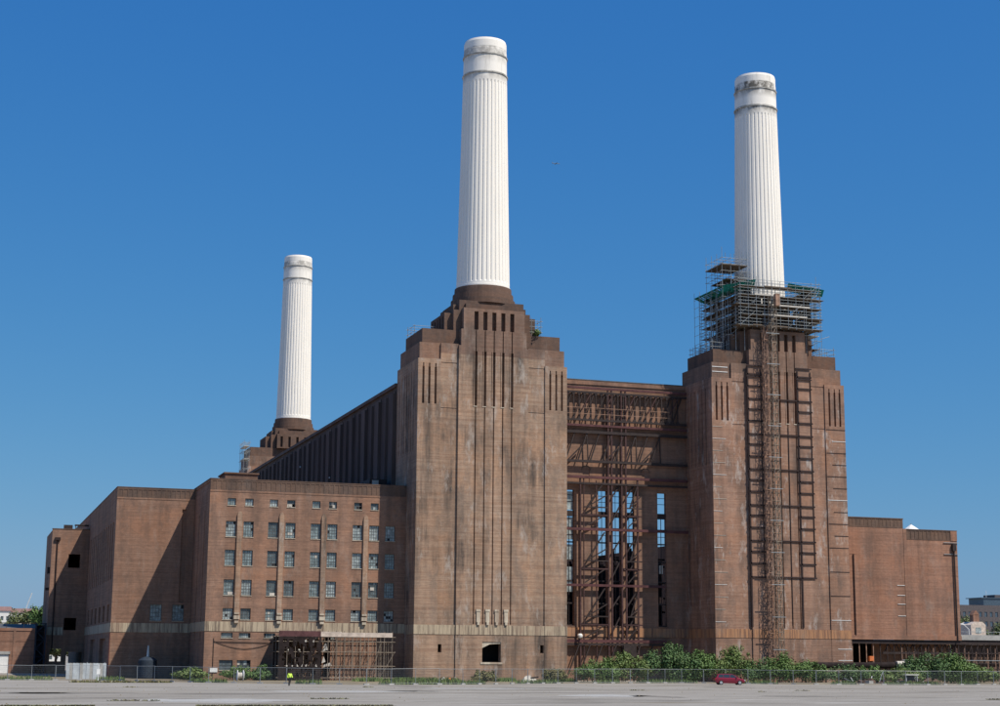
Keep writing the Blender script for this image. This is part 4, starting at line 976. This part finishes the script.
grass('dry_weeds', 'dry brownish weeds at the near edge of the yard', [(-84, -122.0, -46, -123.6, 0.25)], 'leaf_dry', 120, 0.10, 2)
grass('weed_strip', 'low weeds in the yard kerb at the left', [(-69, -24, -50, -26, 0.9)], 'leaf_dry', 60, 0.28, 3)

rs = random.Random(21); m = MB()
for i in range(420):
    x = rs.uniform(-80, 60); y = -122+rs.random()**0.7*88
    if y > -44 and x < 0: continue
    s_ = rs.uniform(0.02, 0.06); q = [(x+s_*1.6*math.cos(a)*rs.uniform(.6, 1.2), y+s_*1.6*math.sin(a)*rs.uniform(.6, 1.2)) for a in (0.3, 1.7, 3.2, 4.6)]
    n = len(m.v); m.v += [(a, b, 0.0) for a, b in q]+[(x, y, s_*1.5)]; m.f += [(n, n+1, n+4), (n+1, n+2, n+4), (n+2, n+3, n+4), (n+3, n, n+4)]
tag(m.build('gravel', 'dirt'), 'loose stones and grit scattered over the yard', 'gravel', kind='stuff')
cl = []
for i in range(11): x = rs.uniform(-78, 40); y = rs.uniform(-118, -48); cl.append((x, y, x+rs.uniform(0.6, 4), y+rs.uniform(-.4, .4), 0.25))
grass('yard_weeds', 'small weed tufts growing in the yard joints', cl, 'leaf_dry', 30, 0.11, 9)

# ------------------------------------------------------------------ car
def make_car(loc, rz):
    t = thing('parked_car', 'dark red estate car parked in front of the fence', 'car')
    st = [(-2.15, 0.55, 0.75, .70), (-2.1, 0.35, 0.98, .80), (-1.6, 0.24, 1.02, .86), (-0.6, 0.22, 0.98, .88), (0.6, 0.22, 0.95, .88), (1.2, 0.24, 0.92, .87), (1.8, 0.28, 0.80, .83), (2.1, 0.36, 0.68, .74), (2.18, 0.45, 0.58, .62)]
    m = MB()
    for x, zl, zh, w in st:
        zm = (zl+zh)/2; m.v += [(x, -w*.9, zl), (x, -w, zm), (x, -w, zh-0.08), (x, -w*.9, zh), (x, w*.9, zh), (x, w, zh-0.08), (x, w, zm), (x, w*.9, zl)]
    for j in range(len(st)-1):
        for i in range(8): i2 = (i+1) % 8; m.f.append((j*8+i, (j+1)*8+i, (j+1)*8+i2, j*8+i2))
    m.f.append(tuple(range(8))); m.f.append(tuple(len(m.v)-1-i for i in range(8)))
    cs = [(-2.02, 0.97, .78), (-1.75, 1.42, .66), (-1.2, 1.50, .66), (0.1, 1.50, .66), (0.5, 1.42, .65), (1.25, 0.93, .78)]
    n = len(m.v)
    for x, zt, w in cs: m.v += [(x, -.80 if zt > 1.2 else -w, 0.95), (x, -w, zt), (x, w, zt), (x, .80 if zt > 1.2 else w, 0.95)]
    for j in range(len(cs)-1):
        for i in range(3): m.f.append((n+j*4+i, n+(j+1)*4+i, n+(j+1)*4+i+1, n+j*4+i+1))
    paint = simple('car_paint', (0.22, 0.012, 0.035), 0.25, 0.6, 0, 0.1); MT['car'] = paint
    MT['car_glass'] = simple('car_glass', (0.03, 0.04, 0.05), 0.08, 0.8, 0, 0.1); MT['tyre'] = simple('tyre', (0.02, 0.02, 0.02), 0.9); MT['rim'] = simple('rim', (0.55, 0.55, 0.55), 0.35, 0.5, 0.6, 0.1)
    MT['lamp_red'] = simple('tail_lamp', (0.35, 0.02, 0.02), 0.3); MT['lamp_clear'] = simple('head_lamp', (0.7, 0.7, 0.7), 0.15)
    m.build('body', 'car', t)
    for s in (-1, 1):
        for pts in ([(-1.72, 1.02), (-1.0, 1.0), (-1.0, 1.42), (-1.6, 1.40)], [(-0.94, 1.0), (-0.1, 0.99), (-0.1, 1.43), (-0.94, 1.43)], [(-0.04, 0.99), (0.95, 0.98), (0.45, 1.38), (-0.04, 1.43)]):
            m = MB(); f = lambda z: s*(0.80-(z-0.95)*0.14/0.5+0.012)
            m.quad(*[(x, f(z), z) for x, z in pts]); m.build('side_window', 'car_glass', t)
    m = MB(); m.quad((0.56, -.60, 1.40), (1.22, -.70, 0.97), (1.22, .70, 0.97), (0.56, .60, 1.40)); m.v = [(x+0.015, y, z+0.015) for x, y, z in m.v]; m.build('windscreen', 'car_glass', t)
    m = MB(); m.quad((-2.02, -.68, 1.02), (-1.79, -.60, 1.38), (-1.79, .60, 1.38), (-2.02, .68, 1.02)); m.v = [(x-0.012, y, z) for x, y, z in m.v]; m.build('rear_window', 'car_glass', t)
    for x in (-1.35, 1.32):
        for s in (-1, 1):
            m = MB(); m.tube((x, s*.70, .31), (x, s*.90, .31), .31, 20); w = m.build('wheel', 'tyre', t)
            m = MB(); m.tube((x, s*.89, .31), (x, s*.915, .31), .20, 14); m.build('rim', 'rim', w)
    for s in (-1, 1):
        m = MB(); m.box(2.0, 2.16, s*.62-.14, s*.62+.14, .56, .70); m.build('headlight', 'lamp_clear', t)
        m = MB(); m.box(-2.17, -2.05, s*.70-.08, s*.70+.08, .62, .92); m.build('tail_light', 'lamp_red', t)
        m = MB(); m.box(0.80, 0.95, s*.93-.09, s*.93+.09, .96, 1.08); m.build('mirror', 'car', t)
        m = MB(); m.bar((-1.6, s*.58, 1.55), (0.2, s*.58, 1.55), 0.05); m.build('roof_rail', 'tyre', t)
    m = MB(); m.box(-2.22, -2.0, -.72, .72, .36, .5); m.box(2.05, 2.24, -.6, .6, .34, .46); m.build('bumper', 'tyre', t)
    t.location = loc; t.rotation_euler.z = rz; return t
make_car((26.6, -32.0, 0), R(-12))

# ------------------------------------------------------------------ person in a hi-vis jacket
def skin(name, verts, edges, rad, mat, parent, root=0, sub=2):
    me = bpy.data.meshes.new(name); me.from_pydata(verts, edges, []); me.materials.append(mat)
    o = bpy.data.objects.new(name, me); COL.objects.link(o); o.parent = parent
    o.modifiers.new('skin', 'SKIN'); o.modifiers.new('sub', 'SUBSURF').levels = sub; o.modifiers['sub'].render_levels = sub
    for i, r in enumerate(rad): me.skin_vertices[0].data[i].radius = (r, r) if not isinstance(r, tuple) else r; me.skin_vertices[0].data[i].use_root = (i == root)
    return o
P = thing('person', 'person in a yellow hi-vis jacket and dark trousers walking by the fence', 'person', (-38.6, -47, 0))
MT['hivis'] = simple('hi_vis', (0.55, 0.75, 0.10), 0.7, 0.2, 0, 0.15); MT['trouser'] = simple('dark_cloth', (0.02, 0.022, 0.03), 0.9); MT['skin'] = simple('skin', (0.42, 0.26, 0.19), 0.6); MT['hair'] = simple('hair', (0.03, 0.02, 0.015), 0.8)
V = [(0, 0, .93), (0, 0, 1.15), (0, 0.0, 1.40), (0, 0, 1.50), (0, -.02, 1.62), (0, -.02, 1.72),
     (-.10, 0, .90), (-.13, -.10, .50), (-.13, .02, .09), (-.13, -.15, .05), (.10, 0, .90), (.12, .06, .50), (.12, .22, .12), (.12, .08, .05),
     (-.20, 0, 1.40), (-.27, .06, 1.14), (-.25, -.06, .92), (-.24, -.10, .82), (.20, 0, 1.40), (.28, -.05, 1.14), (.27, -.2, .96), (.26, -.26, .88)]
Ed = [(0, 1), (1, 2), (2, 3), (3, 4), (4, 5), (0, 6), (6, 7), (7, 8), (8, 9), (0, 10), (10, 11), (11, 12), (12, 13), (2, 14), (14, 15), (15, 16), (16, 17), (2, 18), (18, 19), (19, 20), (20, 21)]
rd = [.14, .13, .15, .055, .095, .085, .095, .065, .045, .04, .095, .065, .045, .04, .07, .05, .04, .035, .07, .05, .04, .035]
skin('body', V, Ed, rd, MT['trouser'], P)
Vj = V[:3]+[(0, 0, 1.47)]+V[14:17]+V[18:21]; Ej = [(0, 1), (1, 2), (2, 3), (2, 4), (4, 5), (5, 6), (2, 7), (7, 8), (8, 9)]
skin('jacket', Vj, Ej, [.19, .175, .19, .09, .095, .075, .065, .095, .075, .065], MT['hivis'], P)
hd = MB(); hd.lathe([(0.04, 1.52), (0.075, 1.56), (0.095, 1.63), (0.10, 1.69), (0.085, 1.74)], 14); 
o = bpy.data.objects.new('head', hd.mesh('head', 'skin', smooth=True)); COL.objects.link(o); o.parent = P
hr = MB(); hr.lathe([(0.108, 1.67), (0.11, 1.72), (0.085, 1.78), (0.03, 1.80)], 14)
o = bpy.data.objects.new('hair', hr.mesh('hair', 'hair', smooth=True)); COL.objects.link(o); o.parent = P
P.rotation_euler.z = R(20)

# ------------------------------------------------------------------ yard clutter
t = thing('cable_reel', 'pale cable reel standing by the shrubs under the windowed wing', 'cable reel', (-38.4, -10, 0.75))
for s in (-1, 1):
    m = MB(); m.tube((-38.4+s*.38, -10, .75), (-38.4+s*.46, -10, .75), .75, 20); m.build('flange', 'white', t)
m = MB(); m.tube((-38.8, -10, .75), (-38.0, -10, .75), .42, 16); m.build('drum', 'board_pale', t)
t = thing('hoarding', 'pale grey corrugated hoarding in front of the leftmost block', 'hoarding', (-58.6, 2, 0))
n = 12
for i in range(n):
    x0 = -61.4+i*5.6/n; m = MB(); m.prism([(x0, 0.02), (x0+5.6/n*0.5, 0.02), (x0+5.6/n, 0.02), (x0+5.6/n, 2.25), (x0, 2.3)], lambda u, d, v: (u, 2+d+(0.05 if i % 2 else 0), v), 0, 0.06); m.build('sheet', ['grey_sheet', 'concrete', 'grey_sheet', 'hoard_dark'][(i*5+i//3) % 4], t)
for x in (-61.2, -58.5, -56.0):
    m = MB(); m.bar((x, 2.2, 0), (x, 2.2, 2.4), 0.09); m.bar((x, 2.2, 2.0), (x, 3.4, 0), 0.08); m.build('prop', 'tube', t)
t = thing('sign_post', 'slim white marker post in front of the grey hoarding', 'post', (-58.2, -14, 0))
m = MB(); m.tube((-58.2, -14, 0), (-58.2, -14, 2.2), 0.06, 8); m.build('post', 'white', t)
m = MB(); m.box(-58.42, -57.98, -14.1, -14.06, 0.9, 1.6); m.build('plate', 'white', t)
m = MB(); m.box(-58.5, -57.9, -14.3, -13.7, 0, 0.08); m.build('base', 'concrete', t)
t = thing('blue_tank', 'dark blue tank with a vent pipe in the shade of the turbine hall', 'tank', (-49.2, 9, 0))
m = MB(); m.lathe([(1.35, 0), (1.4, 0.1), (1.4, 2.7), (0.9, 3.1), (0.25, 3.25)], 24, -49.2, 9); m.build('vessel', 'blue_dark', t)
m = MB(); m.tube((-49.2, 9, 3.2), (-49.2, 9, 4.9), 0.22, 10, 0.08); m.build('vent_pipe', 'grey_sheet', t)
t = thing('orange_barrier', 'orange and white rubbish heap at the foot of the nearest tower', 'debris', (-8.5, -9.5, 0))
MT['orange'] = simple('orange_plastic', (0.62, 0.18, 0.06), 0.6)
for i in range(9):
    a = rr.uniform(-9.8, -7.2); s = rr.uniform(.2, .5); m = MB(); m.bar((a, -9.5+rr.uniform(-.4, .4), s*.4), (a+rr.uniform(.3, .9), -9.5+rr.uniform(-.4, .4), s*1.4), s*.7, s*.6); m.build('scrap', rr.choice(['orange', 'board_pale', 'brick_red']), t)
t = thing('white_sheeting', 'crumpled white sheeting on the ground by the nearest tower', 'sheeting', (5.2, -10.5, 0))
m = MB()
P2 = [[(3.4+i*0.36, -10.9+j*0.35, 0.0 if j == 0 else max(0.03, 0.55*math.sin(i*0.5+0.3)+rr.uniform(.1, .55)) * (1 if 0 < i < 10 else .2)) for j in range(4)] for i in range(11)]
for i in range(10):
    for j in range(3): m.quad(P2[i][j], P2[i+1][j], P2[i+1][j+1], P2[i][j+1])
m.build('sheet', 'board_pale', t)
m = MB(); m.tube((4.6, -10.6, .55), (5.9, -10.5, .7), .12, 6); m.build('bundle', 'net_dark', t)

# dark pipe gantry and rubble at the right
t = thing('pipe_gantry', 'dark pipe on trestles with a white tank end, right of the right tower', 'pipe', (63, -9, 0))
m = MB(); m.tube((50.5, -9.5, 2.65), (69.5, -9.5, 2.75), 0.5, 14); m.build('pipe', 'net_dark', t)
for x in (51, 54.6, 58.2, 61.8, 65.4, 69):
    m = MB(); m.bar((x, -9.5, 0), (x, -9.5, 2.3), 0.22); m.bar((x-0.7, -9.5, 0), (x, -9.5, 2.2), 0.12); m.build('trestle', 'steel_dark', t)
m = MB(); m.tube((67.2, -9.9, 2.85), (69.4, -9.9, 2.9), 0.56, 16); m.build('tank_end', 'board_pale', t)
t = thing('orange_lantern', 'small orange box on posts inside the dark bay of the right wing', 'box', (70.6, 3.4, 0))
m = MB(); m.box(70.2, 71.0, 3.2, 3.8, 3.4, 4.2); m.build('casing', 'orange', t)
for x in (70.3, 70.9):
    m = MB(); m.bar((x, 3.5, 0), (x, 3.5, 3.4), 0.1); m.build('leg', 'tube_rust', t)
RK = thing('rubble_heap', 'heap of broken concrete and bent steel behind the fence at the right', 'rubble', (58, -20, 0))
for i in range(60):
    x = 50+rr.random()**0.8*17; y = -21+rr.uniform(-2.5, 3); s = rr.uniform(0.2, 0.75)
    m = MB(); p = Vector((x, y, s*0.3)); q = p+Vector((rr.uniform(-1, 1), rr.uniform(-.5, .5), rr.uniform(-.05, .5)))*s*1.6; m.bar(p, q, s*0.9, s*0.7); m.build('block', rr.choice(['concrete', 'brick_parapet', 'net_dark', 'brick_parapet']), RK)
for i in range(8):
    x = 51+rr.random()*17; m = MB(); m.bar((x, -20, 0.2), (x+rr.uniform(-2, 2), -20+rr.uniform(-1, 1), rr.uniform(0.8, 1.7)), 0.08); m.build('bent_bar', rr.choice(['tube', 'tube_rust', 'white']), RK)
t = thing('trestle_table', 'white-topped trestle standing among the rubble', 'trestle', (61.5, -23, 0))
m = MB(); m.box(60.3, 62.7, -23.4, -22.6, 1.35, 1.45); m.build('top', 'white', t)
for x in (60.5, 62.4):
    for s in (-1, 1):
        m = MB(); m.bar((x, -23+s*.35, 0), (x+0.25, -23, 1.35), 0.08); m.build('leg', 'tube', t)
m = MB(); m.box(60.6, 62.2, -22.9, -22.85, 0.5, 1.3); m.build('blue_sheet', 'blue_dark', t)

# ------------------------------------------------------------------ right edge: parapet wall and steel lattice
t = thing('river_wall', 'grey concrete parapet wall on dark steel lattice at the right edge', 'wall', (105, 6, 0))
m = MB(); m.box(89.3, 150, 6.0, 7.0, 7.1, 8.0); m.build('parapet', 'concrete', t)
m = MB(); m.box(89.3, 150, 6.2, 6.9, 6.3, 7.1); m.build('girder', 'steel_dark', t)
m = MB(); m.box(89.3, 150, 7.4, 7.8, 0, 6.3); m.build('back_wall', 'brick_parapet', t)
x = 89.8
while x < 112:
    m = MB(); m.bar((x, 6.4, 0), (x, 6.4, 6.3), 0.16); m.build('post', 'steel_dark', t)
    m = MB(); m.bar((x, 6.3, 3.2), (x+1.3, 6.3, 6.2), 0.12); m.build('brace', 'steel_dark', t); x += 1.3
for z in (3.1, 1.6, 4.8):
    m = MB(); m.bar((89.3, 6.25, z), (112, 6.25, z), 0.2); m.build('rail', 'steel_dark', t)
m = MB(); m.bar((89.3, 6.3, 8.55), (150, 6.3, 8.55), 0.07)
for i in range(16): m.bar((89.5+i*2.2, 6.3, 8.0), (89.5+i*2.2, 6.3, 8.55), 0.06)
m.build('handrail', 'tube', t)
t = thing('lattice_fence', 'dark steel lattice fence in front of the right wing bay', 'fence', (82, -4, 0))
x = 72.0
while x < 98:
    m = MB(); m.bar((x, -4, 0), (x, -4, 5.0 if int(x*2) % 3 else 5.6), 0.09); m.build('upright', 'steel_dark' if int(x) % 2 else 'tube_rust', t); x += 0.75
for z in (0.8, 2.2, 3.6, 4.8):
    m = MB(); m.bar((72, -4.05, z), (98, -4.05, z), 0.1); m.build('rail', 'steel_dark' if z != 3.6 else 'tube', t)

# ------------------------------------------------------------------ distance
def far_block(name, label, x0, x1, y, z1, mt, rows, cols, roof=None, group=None, wm='glass_b'):
    t = thing(name, label, 'building', ((x0+x1)/2, y, 0), group)
    dx = (x1-x0)/cols; dz = z1*0.92/rows; rc = [(x0, x1, 0, z1, 0.0)]
    for i in range(cols):
        for j in range(rows): rc.append((x0+dx*(i+.25), x0+dx*(i+.75), dz*(j+.3), dz*(j+.82), 0.3))
    m = MB(); m.relief(rc, 0.8, front(y)); m.box(x0, x1, y+0.7, y+14, 0, z1-0.02); m.build('wall', mt, t)
    p = MB(); p.quad((-dx*.25, 0, 0), (dx*.25, 0, 0), (dx*.25, 0, dz*.52), (-dx*.25, 0, dz*.52)); pm = p.mesh('window', wm)
    for i in range(cols):
        for j in range(rows):
            o = bpy.data.objects.new('window', pm); COL.objects.link(o); o.parent = t; o.location = (x0+dx*(i+.5)-(x0+x1)/2, 0.25, dz*(j+.3))
    if roof:
        m = MB(); m.prism([(y-0.5, z1), (y+7, z1+roof[0]), (y+14.5, z1)], lambda u, d, v: (d, u, v), x0-0.5, x1+0.5); m.build('roof', roof[1], t)
    return t
MT['roof_tile'] = simple('red_tile', (0.24, 0.14, 0.12), 0.8); MT['render'] = simple('white_render', (0.68, 0.66, 0.62), 0.8, 0.2, 0, 0.08)
MT['office'] = simple('office_dark', (0.10, 0.085, 0.085), 0.6); MT['office_glass'] = simple('office_glass', (0.06, 0.09, 0.12), 0.2, 0.6)
far_block('apartment_block', 'distant white apartment block with red roof, cut by the left picture edge', -68, -54.5, 500, 21.5, 'render', 6, 6, (2.0, 'roof_tile'), 'distant white apartment blocks')
far_block('apartment_block', 'distant white apartment block with red roof between the tree and its neighbour', -54.3, -44.5, 505, 21.0, 'render', 6, 5, (1.9, 'roof_tile'), 'distant white apartment blocks')
far_block('apartment_block', 'distant white apartment block with red roof closest to the leftmost brick block', -44.3, -30, 512, 20.6, 'render', 6, 6, (1.9, 'roof_tile'), 'distant white apartment blocks')
def chimney_stack(x, y, z):
    pass
for i, (x, y, w, h, lab) in enumerate([(-55.5, 310, 11, 19.0, 'distant olive tree crown left of the leftmost block'), (-51.0, 300, 7, 20.5, 'distant darker tree beside the stair tower'),
                                 (-62, 300, 10, 15.5, 'low distant tree at the left picture edge'),
                                 (253, 250, 12, 20.0, 'distant tree just right of the right wing'), (263, 255, 12, 18.5, 'distant tree below the dark office block'),
                                 (273, 250, 14, 19.5, 'distant tree at the right picture edge'), (258, 290, 12, 18.0, 'distant tree behind the orange brick turret'), (-55.5, 132, 9, 8.5, 'tree glimpsed through the low opening of the leftmost block')]):
    rnd = random.Random(40+i); t = thing('tree', lab, 'tree', (x, y, 0), 'distant trees')
    lobes = []
    for k in range(16): lobes.append((x+rnd.uniform(-.4, .4)*w, y+rnd.uniform(-2, 2), h*rnd.uniform(0.42, 0.84), w*rnd.uniform(.14, .26), 2.5, h*rnd.uniform(.12, .2)))
    m = MB(); leaves(m, lobes, 4200, 0.40, rnd); m.build('crown', 'leaf_far' if i != 1 else 'leaf', t)
    m = MB(); m.tube((x, y, 0), (x, y, h*.5), .35, 8, .2)
    for k in range(5): m.tube((x, y, h*.42), (x+rnd.uniform(-.35, .35)*w, y+rnd.uniform(-1, 1), h*rnd.uniform(.6, .8)), .16, 6, .05)
    m.build('trunk', 'bark', t)
ob = far_block('office_block', 'distant dark glass office block at the right picture edge', 400.0, 470, 480, 31.4, 'office', 6, 22, None, None, 'office_glass')
m = MB(); m.box(423.5, 470, 481, 494, 31.4, 35.0); m.box(422, 470, 480.5, 494.5, 35.0, 35.4); m.build('top_storey', 'office_glass', ob)
m = MB(); m.box(432.5, 470, 484, 494, 35.4, 37.0); m.build('plant_room', 'office', ob)
m = MB(); m.tube((428, 485, 35), (428, 485, 39), 0.12); m.build('mast', 'white', ob)
t = thing('brick_turret', 'small orange brick turret with pale gable beside the right wing', 'building', (229.6, 205, 0))
m = MB(); m.box(228.6, 230.7, 205, 207, 0, 17.8); m.prism([(228.4, 17.8), (230.9, 17.8), (229.65, 19.2)], lambda u, d, v: (u, d, v), 204.9, 207.1); m.build('turret', 'brick_red', t)
m = MB(); m.prism([(226.6, 0), (232.0, 0), (232.0, 14.6), (230.8, 15.6), (228.2, 15.6), (226.6, 14.6)], lambda u, d, v: (u, d, v), 203.5, 210); m.build('gabled_house', 'fascia_pale', t)
m = MB(); m.box(228.3, 230.2, 203.4, 203.48, 12.0, 13.8); m.build('window', 'glass_c', t)
for x, lab in ((142.0, 'white curved lamp post nearest the right wing'), (153.0, 'white lamp post near the right picture edge')):
    t = thing('lamp_post', lab, 'lamp post', (x, 80, 0), 'white lamp posts'); m = MB(); m.tube((x, 80, 0), (x, 80, 10.6), .14, 8, .09); m.build('post', 'white', t)
    m = MB(); m.tube((x, 80, 10.5), (x-1.3, 80, 11.6), .09, 6); m.tube((x-1.3, 80, 11.6), (x-2.2, 80, 11.7), .2, 8, .12); m.build('lamp_head', 'white', t)
t = thing('tower_crane', 'tiny distant crane with raised jib at the left', 'crane', (-40.5, 700, 0))
m = MB(); m.bar((-40.5, 700, 0), (-40.5, 700, 27), 0.9); m.build('mast', 'grey_sheet', t)
m = MB(); m.bar((-40.8, 700, 26.5), (-37.7, 700, 36.3), 0.6); m.build('jib', 'grey_sheet', t)
MT['plane_haze'] = simple('plane_haze', (0.10, 0.17, 0.26), 0.6)  # bluish mid tone paints distance haze into the aircraft colour
t = thing('aeroplane', 'tiny aeroplane high in the blue sky between the chimneys', 'aeroplane', (1116.7, 3000, 1074.7))
c = Vector((1116.7, 3000, 1074.7)); ax = Vector((0.995, 0, 0.02))
m = MB(); m.tube(tuple(c-ax*9.3), tuple(c+ax*8), 0.85, 10, 0.85); m.tube(tuple(c+ax*8), tuple(c+ax*9.6), 0.85, 10, 0.1); m.build('fuselage', 'plane_haze', t)
m = MB(); m.bar(tuple(c+Vector((0, -8, 0))), tuple(c+Vector((0, 8, 0))), 2.0, 0.3); m.build('wing', 'plane_haze', t)
m = MB(); m.prism([(-9.2, 0.5), (-7.2, 0.5), (-8.6, 3.0), (-9.3, 3.0)], lambda u, d, v: (c.x+u, c.y+d, c.z+v), -0.15, 0.15); m.build('tail_fin', 'plane_haze', t)
